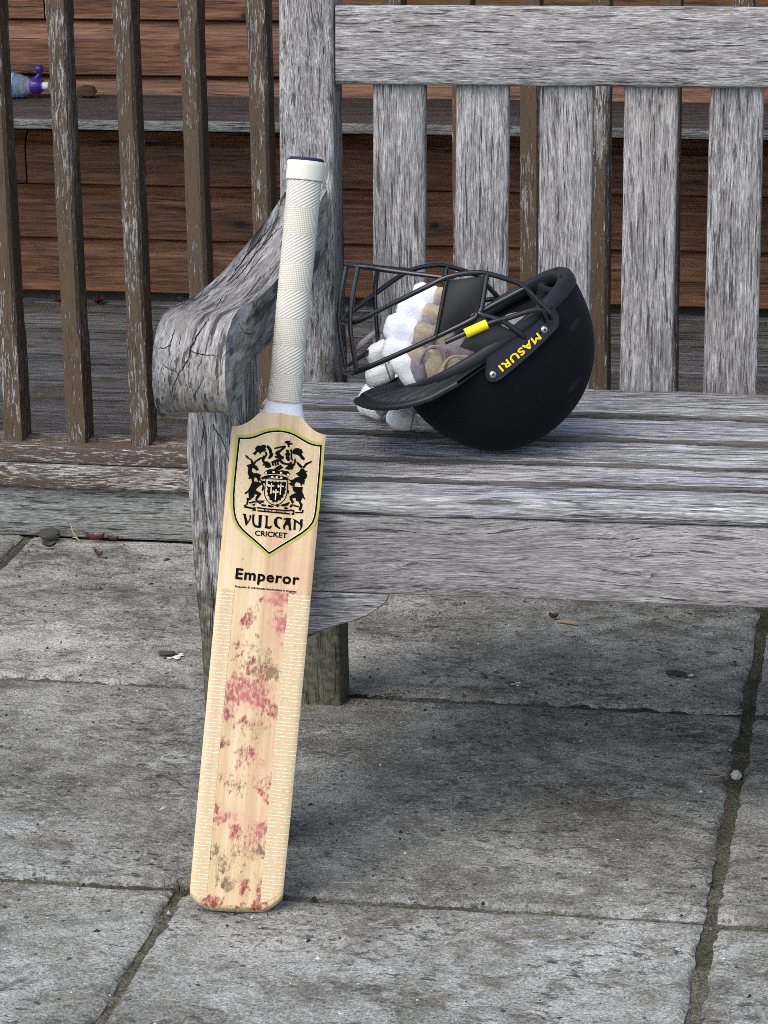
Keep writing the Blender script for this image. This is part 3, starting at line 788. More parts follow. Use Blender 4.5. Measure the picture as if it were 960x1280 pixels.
def make_blade():
    NU, NS = 76, 400
    vv, ff, colr = [], [], []
    def zf(u, s_, k_):
        z = -0.0022 * max(0, (abs(u) - 0.9) / 0.1) ** 2
        if k_ < 0.014:
            z -= 0.0075 * (1 - k_ / 0.014) ** 2
        return z
    def zb(u, s_, k_):
        a = abs(u)
        swell = math.exp(-((s_ - 0.19) / 0.16) ** 2)
        edge_t = 0.020 + 0.010 * swell - 0.006 * max(0, (s_ - 0.42) / 0.13)
        spine = 0.010 + 0.016 * swell
        if s_ < 0.06:
            f_ = s_ / 0.06
            edge_t *= 0.75 + 0.25 * f_
            spine *= 0.35 + 0.65 * f_
        if s_ > 0.5:
            spine += 0.006 * (s_ - 0.5) / 0.05
        z = -(edge_t + spine * (1 - a) ** 0.85)
        z += 0.004 * max(0, (a - 0.88) / 0.12) ** 2
        if k_ < 0.012:
            z += 0.005 * (1 - k_ / 0.012) ** 2
        return z
    for side in (0, 1):
        for j in range(NS + 1):
            k_ = j / NS
            for i in range(NU + 1):
                u = -1 + 2 * i / NU
                if abs(u) > 0.88:
                    u = math.copysign(1 - (1 - abs(u)) , u)
                s_ = s_bot(u) + (s_top(u) - s_bot(u)) * k_
                x = XC + HW * u * (1.0 - 0.012 * max(0, 1 - s_ / 0.1))
                vv.append((x, s_ + (0.003 if side else 0) * (1 if j == 0 else 0), zf(u, s_, k_) if side == 0 else zb(u, s_, k_)))
                if side == 0:
                    w1 = noise.noise_vector(V((x * 90, s_ * 70, 3))) * 0.006
                    w2 = noise.noise_vector(V((x * 300, s_ * 200, 8))) * 0.003
                    X_, S_ = x + w1.x + w2.x, s_ + w1.y + w2.y
                    colr.append((min(1, gauss(BLOB, X_, S_) * 2.1), max(gauss(DIRT, X_, S_) * 1.15, 0.62 if s_ < 0.0015 else 0), gauss(PINK, X_, S_), 1))
                else:
                    colr.append((0, 0, 0, 1))
    off = (NU + 1) * (NS + 1)
    id_ = lambda sd_, i, j: sd_ * off + j * (NU + 1) + i
    for j in range(NS):
        for i in range(NU):
            ff.append((id_(0, i, j), id_(0, i + 1, j), id_(0, i + 1, j + 1), id_(0, i, j + 1)))
            if j % 1 == 0:
                ff.append((id_(1, i, j), id_(1, i, j + 1), id_(1, i + 1, j + 1), id_(1, i + 1, j)))
    for i in range(NU):
        ff.append((id_(0, i + 1, 0), id_(0, i, 0), id_(1, i, 0), id_(1, i + 1, 0)))
        ff.append((id_(0, i, NS), id_(0, i + 1, NS), id_(1, i + 1, NS), id_(1, i, NS)))
    for j in range(NS):
        ff.append((id_(0, 0, j), id_(0, 0, j + 1), id_(1, 0, j + 1), id_(1, 0, j)))
        ff.append((id_(0, NU, j + 1), id_(0, NU, j), id_(1, NU, j), id_(1, NU, j + 1)))
    o = obj('blade', vv, ff, M_WILLOW, bat, True, 50)
    at = o.data.color_attributes.new('marks', 'FLOAT_COLOR', 'POINT')
    at.data.foreach_set('color', [c for q in colr for c in q])
    return o
blade = make_blade()

# facing tape down both edges of the blade, with pale cross threads
def tape_mat():
    t = NT('edge_tape')
    co = t.co(False)
    sx = t.n('ShaderNodeSeparateXYZ', {0: co}).node
    ph = t.math('FRACT', t.math('ADD', t.math('MULTIPLY', sx.outputs[1], 250.0), t.math('MULTIPLY', t.noise(co, 60.0, 2), 0.6)))
    ln = t.math('SUBTRACT', 1.0, t.step(t.math('ABSOLUTE', t.math('SUBTRACT', ph, 0.5)), 0.05, 0.2))
    brk = t.step(t.noise(t.vm('MULTIPLY', co, (1.0, 2.5, 1.0)), 170.0, 4, 0.7), 0.44, 0.54)
    ln = t.math('MULTIPLY', ln, brk)
    gr = t.noise(t.vm('MULTIPLY', co, (160.0, 2.0, 1.0)), 1.0, 3)
    col = t.mix(gr, (0.48, 0.325, 0.155), (0.66, 0.505, 0.30))
    dirt = t.step(t.noise(t.vm('MULTIPLY', co, (1.0, 0.7, 1.0)), 34.0, 5, 0.7), 0.58, 0.72)
    col = t.mix(t.math('MULTIPLY', dirt, 0.5), col, (0.35, 0.27, 0.12))
    pk = t.step(t.noise(co, 15.0, 3), 0.62, 0.72)
    col = t.mix(t.math('MULTIPLY', pk, 0.35), col, (0.62, 0.28, 0.22))
    col = t.mix(t.math('MULTIPLY', ln, 0.8), col, (0.80, 0.75, 0.62))
    t.bump(ln, 0.4, 0.0006)
    t.b.inputs['Coat Weight'].default_value = 0.2
    return t.fin(col, 0.45, 0.4)
M_TAPE = tape_mat()
def tape(sgn):
    vv, ff = [], []
    NT_, NW = 120, 8
    for j in range(NT_ + 1):
        y = 0.0075 + (0.3500 - 0.0075) * j / NT_
        inner = 0.0327 if sgn < 0 else 0.0270
        inner += 0.0007 * noise.noise(V((y * 40, sgn, 0))) - (0.004 * (1 - y / 0.355) if sgn > 0 else -0.001)*0
        for i in range(NW + 1):
            xx = inner + (HW - 0.0003 - inner - sgn * 0.0) * i / NW
            u = xx / HW
            x = XC + HW * math.copysign(u, sgn) * (1.0 - 0.012 * max(0, 1 - y / 0.1))
            z = -0.0022 * max(0, (u - 0.9) / 0.1) ** 2 + 0.00035
            yb = max(y, s_bot(math.copysign(u, sgn)) + 0.012)
            vv.append((x, yb if j < 6 else y, z))
        u = 1.0
        vv.append((XC + sgn * (HW + 0.0003) * (1.0 - 0.012 * max(0, 1 - y / 0.1)), max(y, 0.026), -0.014))
    m = NW + 2
    for j in range(NT_):
        for i in range(m - 1):
            a = j * m + i
            ff.append((a, a + 1, a + m + 1, a + m) if sgn > 0 else (a, a + m, a + m + 1, a + 1))
    o = obj('edge_tape', vv, ff, M_TAPE, blade)
    return o
tape(-1)
tape(1)

# handle: splice tape, rubber grip wound in bands, collar, dark top
def lathe(name, prof_, mat, parent, cz, seg=40, zsq=0.93):
    vv, ff = [], []
    for (s_, r_) in prof_:
        for k in range(seg):
            a = 2 * math.pi * k / seg
            vv.append((r_ * math.cos(a), s_, cz + r_ * zsq * math.sin(a)))
    for j in range(len(prof_) - 1):
        for k in range(seg):
            a, b_ = j * seg + k, j * seg + (k + 1) % seg
            ff.append((a, a + seg, b_ + seg, b_))
    ff.append(tuple(range(seg)))
    ff.append(tuple(range((len(prof_) - 1) * seg, len(prof_) * seg))[::-1])
    o_ = obj(name, vv, ff, mat, parent, True, 35)
    if parent is bat:
        o_.location = (0, -0.0035, 0)
    return o_
def grip_mat():
    t = NT('cream_grip_rubber')
    co = t.co(False)
    sp = t.n('ShaderNodeSeparateXYZ', {0: co}).node
    ang = t.math('ARCTAN2', t.math('ADD', sp.outputs[2], 0.0185), sp.outputs[0])
    y = sp.outputs[1]
    bandi = t.math('MULTIPLY', t.math('SUBTRACT', y, 0.563), 1 / 0.0305)
    par = t.step(t.math('FRACT', t.math('MULTIPLY', bandi, 0.5)), 0.495, 0.505)
    d1 = t.math('SINE', t.math('ADD', t.math('MULTIPLY', y, 1500.0), t.math('MULTIPLY', ang, 28.0)))
    d2 = t.math('SINE', t.math('SUBTRACT', t.math('MULTIPLY', y, 1500.0), t.math('MULTIPLY', ang, 28.0)))
    d3 = t.math('SINE', t.math('ADD', t.math('MULTIPLY', y, 1650.0), t.math('MULTIPLY', ang, 18.0)))
    h = t.math('ADD', t.math('MULTIPLY', t.math('MULTIPLY', d1, d2), t.math('SUBTRACT', 1.0, par)), t.math('MULTIPLY', d3, t.math('MULTIPLY', par, 1.3)))
    col = t.mix(par, (0.58, 0.55, 0.45), (0.66, 0.635, 0.55))
    col = t.mix(t.math('MULTIPLY', t.step(h, -0.9, -0.1), 0.75), t.mix(0.75, col, (0.36, 0.33, 0.26)), col)
    gz_ = t.step(t.noise(co, 40.0, 6, 0.7), 0.46, 0.68)
    col = t.mix(t.math('MULTIPLY', gz_, 0.5), col, (0.50, 0.47, 0.39))
    t.bump(h, 0.45, 0.0005)
    return t.fin(col, 0.72, 0.3)
M_GRIP = grip_mat()
M_CLOTH = plain('white_cloth_tape', (0.62, 0.62, 0.65), 0.85, 0.2, nscale=300, namt=0.12, bump=0.5)
M_COLLAR = plain('cream_collar', (0.60, 0.58, 0.50), 0.7, 0.3, nscale=90, namt=0.08, bump=0.2)
M_NAVYTOP = plain('navy_grip_end', (0.012, 0.012, 0.03), 0.7)
M_CANE = plain('cane', (0.5, 0.35, 0.18), 0.6)
HCZ = -0.0185
han = lathe('handle', [(0.535, 0.0165), (0.60, 0.0155), (0.80, 0.0155), (0.815, 0.0155)], M_CANE, bat, HCZ, 24)
pr = []
nb = 8
for i in range(nb):
    ya, yb = 0.563 + i * 0.0305, 0.563 + (i + 1) * 0.0305
    for f_ in (0.0, 0.04, 0.5, 0.96):
        yv = ya + (yb - ya) * f_
        rr = 0.0182 + 0.0012 * max(0, 1 - (yv - 0.563) / 0.03) + 0.0006 * (yv - 0.62) / 0.2 + 0.00008 * math.sin(i * 2.1)
        pr.append((yv, rr + (0.00012 if f_ in (0.04, 0.5) else 0)))
grip = lathe('grip', pr, M_GRIP, han, HCZ, 48)
lathe('splice_tape', [(0.5455, 0.0243), (0.549, 0.0236), (0.553, 0.0222), (0.557, 0.0211), (0.5622, 0.0203), (0.5635, 0.0196)], M_CLOTH, han, HCZ - 0.0006, 40, 0.79)
lathe('collar', [(0.8062, 0.0196), (0.8070, 0.0207), (0.8085, 0.0209), (0.822, 0.0208), (0.8262, 0.0210), (0.8275, 0.0203), (0.8275, 0.0182), (0.8265, 0.018)], M_COLLAR, han, HCZ, 48)
lathe('grip_end', [(0.815, 0.0178), (0.8262, 0.0193), (0.8300, 0.0192), (0.8312, 0.0180), (0.8315, 0.014)], M_NAVYTOP, han, HCZ, 40)

# printed stickers on the face: artwork pixels -> bat face
def face(px, py):
    dx, dy = px - 345, py - 620
    return (0.0006 + 0.0008728 * dx + 0.0000804 * dy, 0.4560 + 0.0000806 * dx - 0.0008741 * dy)
M_INK = plain('black_print', (0.005, 0.0045, 0.004), 0.85, 0.08, namt=0.05)
M_GOLD = plain('olive_gold_print', (0.42, 0.37, 0.07), 0.5, namt=0.12, nscale=120)
M_CREAM = plain('cream_print', (0.74, 0.60, 0.36), 0.5, namt=0.06)
M_WHITEP = plain('white_print', (0.85, 0.80, 0.68), 0.5, namt=0.05)
def decal(name, polys, mat, lift, parent=None):
    bm = bmesh.new()
    fs = []
    for p in polys:
        vs2 = [bm.verts.new((*face(*q), lift)) for q in p]
        try:
            fs.append(bm.faces.new(vs2))
        except ValueError:
            pass
    for f_ in bm.faces:
        f_.normal_update()
    bmesh.ops.triangulate(bm, faces=bm.faces[:], ngon_method='EAR_CLIP')
    for f_ in bm.faces:
        f_.normal_update()
        if f_.normal.z < 0:
            f_.normal_flip()
    me = bpy.data.meshes.new(name)
    bm.to_mesh(me)
    bm.free()
    me.materials.append(mat)
    return link(bpy.data.objects.new(name, me), parent or blade)
def band(loop, w_, off=0.0):
    """ring of quads along a closed loop of pixels"""
    n_ = len(loop)
    a_, b_ = [], []
    ar = sum(loop[i][0] * loop[(i + 1) % n_][1] - loop[(i + 1) % n_][0] * loop[i][1] for i in range(n_))
    sg = 1 if ar > 0 else -1
    for i in range(n_):
        p0, p1, p2 = V(loop[i - 1]), V(loop[i]), V(loop[(i + 1) % n_])
        d1, d2 = (p1 - p0).normalized(), (p2 - p1).normalized()
        m_ = (V((d1.y, -d1.x)) + V((d2.y, -d2.x))) * sg
        m_ = m_ / max(0.6, m_.dot(V((d1.y, -d1.x)) * sg))
        a_.append(p1 + m_ * (off - w_ / 2))
        b_.append(p1 + m_ * (off + w_ / 2))
    return [[a_[i], a_[(i + 1) % n_], b_[(i + 1) % n_], b_[i]] for i in range(n_)]
SC = 5.118
LOOP = [(200, 245), (235, 247), (270, 244), (300, 237), (330, 225), (360, 213), (390, 205), (420, 201), (450, 200), (485, 203), (520, 211), (550, 223), (580, 240), (610, 258), (640, 275), (665, 285), (690, 291), (722, 294),
        (716, 400), (708, 500), (699, 600), (690, 700), (682, 745), (668, 783), (640, 818), (600, 850), (550, 882), (500, 912), (445, 946), (391, 980),
        (345, 938), (300, 898), (260, 864), (222, 830), (196, 797), (178, 760), (169, 720), (165, 680), (165, 600), (171, 520), (180, 430), (190, 335)]
LOOP = [(260 + x / SC, 500 + y / SC) for x, y in LOOP]
decal('gold_border', band(LOOP, 3.4, 2.6), M_GOLD, 0.00030)
decal('black_border', band(LOOP, 2.1, 0.0), M_INK, 0.00050)
decal('white_border', band(LOOP, 0.7, -1.3), M_WHITEP, 0.00035)
def inside(p, poly):
    c_ = False
    for i in range(len(poly)):
        a_, b_ = poly[i - 1], poly[i]
        if (a_[1] > p[1]) != (b_[1] > p[1]) and p[0] < (b_[0] - a_[0]) * (p[1] - a_[1]) / (b_[1] - a_[1]) + a_[0]:
            c_ = not c_
    return c_
dash, dashg = [], []
for r_ in range(24):
    for c_ in range(14):
        px, py = 297 + c_ * 7.4 + (r_ % 2) * 3.7, 542 + r_ * 5.6 + c_ * 0.55
        if not all(inside((px + a_, py + b_), LOOP) for a_, b_ in ((-3, -3), (3, 3), (3, -3), (-3, 3))):
            continue
        q = [(px - 0.9, py - 1.1), (px - 0.55, py - 1.3), (px + 1.0, py + 1.0), (px + 0.65, py + 1.2)]
        if px > 372 - (py - 545) * 0.12 or (px > 352 and py < 560) or (py > 672 and px > 348):
            dash.append(q)
        elif px < 306:
            dashg.append(q)
decal('sticker_dashes', dash, M_WHITEP, 0.00035)
decal('sticker_dashes', dashg, plain('grey_print', (0.42, 0.36, 0.27), 0.6), 0.00035)
k1 = 10.667
def z1(L): return [(300 + x / k1, 545 + y / k1) for x, y in L]
def z2(L): return [(300 + x / k1, 590 + y / k1) for x, y in L]
CREST = [z1(p) for p in [
    [(175, 235), (215, 195), (205, 165), (235, 130), (270, 135), (320, 120), (350, 135), (330, 165), (345, 185), (310, 205), (280, 210), (275, 240), (250, 210), (225, 215), (200, 250)],
    [(370, 125), (395, 150), (420, 185), (425, 230), (440, 235), (430, 270), (400, 300), (375, 295), (400, 250), (385, 190), (360, 150)],
    [(325, 205), (355, 215), (360, 250), (335, 290), (315, 320), (330, 345), (360, 340), (400, 370), (410, 410), (380, 420), (335, 415), (345, 390), (295, 390), (320, 370), (295, 330), (295, 290), (320, 255), (330, 275), (345, 240)],
    [(400, 350), (450, 330), (500, 310), (540, 305), (560, 330), (580, 355), (640, 370), (690, 345), (680, 390), (620, 385), (560, 368), (520, 335), (450, 352)],
    [(425, 360), (440, 355), (450, 390), (435, 392)], [(460, 352), (474, 348), (484, 388), (470, 390)], [(492, 345), (505, 342), (515, 380), (502, 384)],
    [(610, 290), (620, 270), (600, 240), (622, 228), (615, 185), (645, 190), (650, 225), (665, 240), (650, 270), (665, 320), (640, 330), (622, 312)],
    [(470, 230), (490, 205), (530, 190), (580, 145), (610, 130), (600, 155), (540, 205), (520, 235), (545, 260), (580, 280), (575, 305), (480, 290), (465, 275), (500, 260)],
    [(460, 160), (590, 130), (590, 142), (460, 170)],
    [(595, 85), (625, 65), (670, 70), (650, 95), (695, 100), (690, 110), (655, 110), (655, 145), (640, 140), (635, 105)],
    [(700, 205), (730, 170), (770, 165), (815, 180), (835, 215), (815, 230), (830, 265), (860, 295), (850, 320), (815, 300), (800, 270), (770, 250), (740, 240), (710, 235)],
    [(735, 290), (740, 330), (730, 380), (710, 400), (705, 440), (640, 445), (600, 430), (650, 395), (680, 375), (716, 370), (722, 330)],
    [(685, 180), (692, 230), (690, 290), (705, 320), (690, 322), (676, 290), (678, 230), (672, 185)],
    [(325, 490), (345, 465), (400, 445), (450, 450), (490, 415), (540, 390), (570, 420), (530, 445), (480, 470), (560, 460), (640, 475), (660, 505), (640, 535), (600, 510), (520, 500), (440, 500), (340, 505)],
    [(280, 560), (340, 530), (450, 520), (560, 535), (640, 560), (635, 585), (560, 565), (450, 545), (350, 555), (300, 575)],
    [(72, 250), (95, 270), (120, 295), (160, 320), (180, 360), (175, 380), (155, 375), (145, 320), (100, 295), (80, 275)],
    [(185, 365), (200, 335), (280, 285), (285, 297), (210, 345), (195, 375)],
    [(95, 390), (130, 380), (160, 375), (190, 385), (215, 400), (245, 445), (225, 460), (200, 440), (175, 420), (155, 430), (150, 470), (180, 500), (230, 500), (280, 520), (260, 545), (270, 580), (240, 605), (230, 560), (190, 540), (180, 600), (160, 600), (155, 560), (115, 570), (125, 545), (105, 490), (115, 430)],
    [(750, 340), (775, 355), (830, 405), (825, 430), (800, 415), (765, 375)], [(840, 415), (870, 370), (955, 330), (950, 345), (885, 385), (850, 430)],
    [(905, 465), (870, 480), (890, 520), (880, 560), (850, 580), (800, 575), (745, 580), (725, 562), (800, 545), (770, 520), (750, 500), (790, 480), (810, 440), (850, 440), (860, 465)]]]
CREST += [z2(p) for p in [
    [(165, 130), (215, 130), (290, 150), (280, 165), (230, 205), (200, 240), (280, 290), (250, 330), (225, 365), (205, 365), (215, 330), (240, 300), (190, 290), (180, 330), (150, 350), (120, 330), (115, 275), (130, 250), (75, 290), (65, 280), (110, 245), (140, 190)],
    [(90, 350), (130, 345), (150, 360), (110, 375), (100, 430), (85, 432), (95, 380)], [(215, 365), (280, 415), (265, 425), (208, 380)],
    [(270, 110), (330, 125), (330, 150), (300, 140), (320, 210), (300, 250), (290, 240), (305, 190)],
    [(375, 125), (395, 122), (405, 138), (430, 124), (450, 140), (480, 128), (500, 143), (530, 130), (550, 146), (575, 134), (610, 140), (606, 180), (596, 195), (604, 230), (590, 250), (594, 280), (575, 300), (572, 335), (545, 340), (535, 375), (505, 372), (490, 400), (465, 388), (440, 400), (425, 370), (395, 365), (395, 330), (368, 310), (378, 285), (360, 255), (376, 230), (362, 200), (378, 175)],
    [(700, 200), (830, 205), (825, 260), (870, 370), (830, 335), (800, 400), (830, 430), (820, 480), (800, 515), (785, 500), (805, 440), (780, 390), (750, 380), (745, 340), (700, 340), (690, 360), (715, 400), (700, 420), (670, 370), (660, 330), (700, 300), (750, 280), (715, 250)],
    [(640, 95), (680, 110), (720, 100), (790, 90), (860, 110), (850, 160), (830, 150), (815, 190), (800, 140), (745, 130), (722, 160), (725, 190), (690, 180), (650, 155), (690, 140)],
    [(625, 230), (650, 250), (645, 285), (625, 275)], [(55, 445), (80, 432), (75, 455), (160, 478), (160, 490), (60, 470)], [(225, 470), (380, 490), (380, 498), (228, 480)],
    [(380, 490), (660, 512), (660, 520), (380, 498)], [(160, 480), (200, 470), (205, 515), (165, 510), (172, 500), (190, 500), (190, 485), (162, 490)],
    [(235, 510), (400, 528), (560, 542), (660, 553), (660, 561), (400, 537), (235, 520)], [(665, 500), (720, 510), (720, 565), (690, 565), (690, 555), (708, 550), (708, 522), (665, 512)],
    [(740, 545), (835, 545), (845, 515), (825, 500), (830, 520), (820, 536), (740, 536)],
    [(250, 380), (330, 378), (300, 392), (320, 410), (290, 405)], [(290, 430), (350, 440), (330, 455), (290, 448)], [(380, 440), (450, 455), (420, 468), (370, 455)], [(470, 445), (530, 440), (500, 465)],
    [(540, 440), (600, 425), (660, 400), (650, 420), (620, 450), (560, 455)], [(600, 470), (640, 480), (620, 495), (590, 485)], [(670, 440), (710, 430), (690, 460), (665, 470)], [(120, 405), (190, 390), (240, 405), (190, 402), (130, 415)],
    [(150, 440), (200, 420), (190, 445)], [(715, 440), (780, 455), (775, 465), (715, 452)]]]
crest = decal('crest', CREST, M_INK, 0.00050)
decal('crest_outline', [q for p_ in CREST for q in band(p_, 0.6, 0.15)], M_INK, 0.00053)
SHL = z2([(345, 88), (440, 92), (540, 97), (635, 103), (634, 180), (630, 260), (614, 320), (590, 370), (556, 406), (520, 428), (470, 440), (430, 434), (400, 420), (368, 390), (340, 345), (328, 310), (324, 270), (334, 180)])
decal('crest_shield_line', band(SHL, 1.1, 0.0), M_INK, 0.00045)
cross = []
for (ax_, ay_) in ((420, 180), (545, 188), (480, 262)):
    cross += [[(ax_ - 6, ay_ - 32), (ax_ + 8, ay_ - 32), (ax_ - 2, ay_ + 112), (ax_ - 18, ay_ + 112)], [(ax_ - 44, ay_ - 16), (ax_ - 34, ay_ - 22), (ax_ - 20, ay_ - 6), (ax_ + 36, ay_ - 4), (ax_ + 36, ay_ + 12), (ax_ - 20, ay_ + 12), (ax_ - 36, ay_ + 22), (ax_ - 46, ay_ + 12)]]
cross = [z2(p) for p in cross]
decal('crest_cross', cross, M_CREAM, 0.00075)
dots = [z1([(cx_ - 14, cy_ - 12), (cx_ + 14, cy_ - 12), (cx_ + 14, cy_ + 12), (cx_ - 14, cy_ + 12)]) for cx_, cy_ in ((345, 488), (447, 480), (547, 490), (640, 515), (430, 545), (490, 548), (550, 556))]
decal('crest_spot', dots, M_CREAM, 0.00075)
k3 = 8.727
def z3(L): return [(290 + x / k3, 630 + y / k3) for x, y in L]
VULCAN = [z3(p) for p in [
    [(112, 103), (152, 108), (150, 118), (172, 195), (190, 150), (188, 125), (205, 118), (212, 135), (190, 185), (150, 243), (140, 200), (125, 125)],
    [(222, 112), (250, 115), (242, 130), (238, 180), (250, 225), (285, 238), (290, 150), (287, 120), (335, 120), (325, 135), (318, 255), (295, 262), (250, 255), (225, 225), (217, 170)],
    [(350, 122), (400, 128), (390, 142), (385, 240), (410, 245), (440, 230), (425, 262), (410, 272), (352, 262), (362, 240), (366, 140)],
    [(545, 150), (525, 140), (490, 138), (462, 165), (452, 205), (470, 245), (520, 277), (528, 262), (500, 235), (490, 200), (495, 165), (515, 155), (545, 172)],
    [(560, 158), (600, 150), (648, 152), (636, 175), (647, 290), (620, 285), (613, 232), (590, 228), (577, 255), (582, 287), (560, 270), (555, 240), (578, 195), (588, 170), (562, 172)],
    [(655, 160), (690, 168), (738, 202), (746, 168), (777, 165), (768, 185), (770, 240), (750, 280), (725, 299), (745, 260), (742, 228), (695, 196), (692, 286), (668, 280), (675, 180)]]]
decal('lettering', VULCAN, M_INK, 0.00050)
dgl = bpy.context.evaluated_depsgraph_get()
def text(name, body, mat, parent, width, height, mtx, bold=0.0, spacing=1.0, thick=0.0, fat=0.0):
    cu = bpy.data.curves.new(name, 'FONT')
    cu.body = body
    cu.offset = bold
    cu.space_character = spacing
    cu.resolution_u = 3
    cu.extrude = thick
    t_ = bpy.data.objects.new(name, cu)
    COL.objects.link(t_)
    dg = bpy.context.evaluated_depsgraph_get()
    me = bpy.data.meshes.new_from_object(t_.evaluated_get(dg))
    bpy.data.objects.remove(t_)
    bpy.data.curves.remove(cu)
    xs2 = [v_.co.x for v_ in me.vertices]
    ys2 = [v_.co.y for v_ in me.vertices]
    x0, x1, y0, y1 = min(xs2), max(xs2), min(ys2), max(ys2)
    for v_ in me.vertices:
        v_.co.x = (v_.co.x - x0) / (x1 - x0) * width
        v_.co.y = (v_.co.y - y0) / (y1 - y0) * height
    if fat:
        vs3, fs3 = [v_.co.copy() for v_ in me.vertices], [tuple(p_.vertices) for p_ in me.polygons]
        va, fa = [], []
        for q, (a_, b_) in enumerate(((0, 0), (1, 0.4), (-1, -0.4), (0.4, 1), (-0.4, -1), (0.7, -0.7), (-0.7, 0.7))):
            o_ = len(va)
            va += [(v_.x + a_ * fat, v_.y + b_ * fat, v_.z + q * 0.00001) for v_ in vs3]
            fa += [tuple(i_ + o_ for i_ in f_) for f_ in fs3]
        me = bpy.data.meshes.new(name)
        me.from_pydata(va, [], fa)
    me.materials.clear()
    me.materials.append(mat)
    o = link(bpy.data.objects.new(name, me), parent)
    o.matrix_basis = mtx
    return o
def face_text(body, p0, p1, hpx, bold=0.0, lift=0.0005, mat=None, spacing=1.0, fat=0.0):
    a_, b_ = V(face(*p0)), V(face(*p1))
    d_ = b_ - a_
    m_ = Matrix.Rotation(math.atan2(d_.y, d_.x), 4, 'Z')
    m_.translation = (a_.x, a_.y, lift)
    return text('lettering', body, mat or M_INK, blade, d_.length, hpx * 0.00087, m_, bold, spacing, 0.0, fat)
face_text('CRICKET', (318.5, 669.3), (358.3, 672.6), 6.4, 0.0, fat=0.00022)
face_text('Emperor', (294.0, 727.5), (372.3, 735.3), 17.2, 0.0, spacing=1.12, fat=0.00055)
face_text('Exquisite & individually handcrafted in England', (293.5, 734.6), (370, 741.5), 3.0, 0.0, fat=0.0001)
face_text('EST 2010', (330.0, 639.2), (357.5, 641.6), 3.4, 0.0, fat=0.0001)

# ------------------------------------------------------------------ cricket helmet lying upside down on the seat
HO = V((0.22415, 0.35674, 0.57378))
HX = V((-0.75956, -0.41002, -0.50494)).normalized()
HY = V((-0.38266, 0.90942, -0.16284)).normalized()
HZ = HX.cross(HY)
helm = empty('cricket_helmet', (0, 0, 0), 'navy cricket helmet upside down on the seat with black face grille', 'helmet')
frame(helm, HO, HX, HY, HZ)                          # x to the front of the helmet, y its left, z its crown
M_NAVY = plain('navy_cloth_shell', (0.0050, 0.0050, 0.0082), 0.92, 0.12, nscale=700, namt=0.75, bump=0.4)
M_RIM = plain('navy_plastic', (0.0075, 0.009, 0.014), 0.5, 0.4, nscale=40, namt=0.15)
M_PAD = plain('black_foam', (0.010, 0.010, 0.012), 0.9, 0.2, nscale=400, namt=0.4, bump=0.4)
M_BAR = plain('black_steel', (0.007, 0.008, 0.010), 0.24, 0.6, nscale=80, namt=0.2)
M_YEL = plain('yellow_print', (0.80, 0.58, 0.01), 0.5, nscale=200, namt=0.08)
M_STEEL = plain('steel_rivet', (0.5, 0.49, 0.46), 0.3, 0.5, metal=0.9, nscale=300)
for _n in M_NAVY.node_tree.nodes:
    if _n.type == 'BSDF_PRINCIPLED':
        _n.inputs['Sheen Weight'].default_value = 0.05
        _n.inputs['Sheen Roughness'].default_value = 0.4
        _n.inputs['Sheen Tint'].default_value = (0.5, 0.5, 0.65, 1)
AF, AB, AY_, AZ_ = 0.115, 0.1225, 0.1015, 0.1395
def hz_scale(z):
    return max(0.0, 1 - (max(0, z) / AZ_) ** 2.15) ** (1 / 2.15)
def shell_pt(az, v, off=0.0):
    z = AZ_ * math.sin(v * math.pi / 2)
    s_ = hz_scale(z) * (1 + 0.012 * math.sin(v * 3.1))
    c_, q_ = math.cos(az), math.sin(az)
    ex = 0.93
    c_, q_ = math.copysign(abs(c_) ** ex, c_), math.copysign(abs(q_) ** ex, q_)
    x = (AF if c_ > 0 else AB) * c_
    p = V((x * s_ + 0.004 * v, AY_ * q_ * s_, z))
    nrm = V((x / 0.0146, AY_ * q_ / 0.0103, z / 0.0212))
    if nrm.length > 0:
        p += nrm.normalized() * off
    if v < 0.001:
        p.z -= 0.0
    return p
NA, NV = 72, 26
vv, ff = [], []
for lay, off in ((0, 0.0), (1, -0.007)):
    for j in range(NV + 1):
        for i in range(NA):
            vv.append(shell_pt(2 * math.pi * i / NA, min(j / NV, 0.9985), off))
LO = NA * (NV + 1)
for j in range(NV):
    for i in range(NA):
        a, b_ = j * NA + i, j * NA + (i + 1) % NA
        ff.append((a, b_, b_ + NA, a + NA))
        ff.append((LO + a, LO + a + NA, LO + b_ + NA, LO + b_))
for i in range(NA):
    ff.append((i, LO + i, LO + (i + 1) % NA, (i + 1) % NA))
ff.append(tuple(NV * NA + i for i in range(NA)))
ff.append(tuple(LO + NV * NA + i for i in range(NA))[::-1])
shell = obj('shell', vv, ff, M_NAVY, helm, True, 60)
# foam liner inside the shell
vv, ff = [], []
for j in range(15):
    for i in range(48):
        a = 2 * math.pi * i / 48
        vv.append(shell_pt(a, 0.06 + 0.93 * j / 14, -0.020 - 0.004 * math.cos(a * 8)))
for j in range(14):
    for i in range(48):
        a, b_ = j * 48 + i, j * 48 + (i + 1) % 48
        ff.append((a, a + 48, b_ + 48, b_))
obj('foam_liner', vv, ff, M_PAD, helm, True, 80)
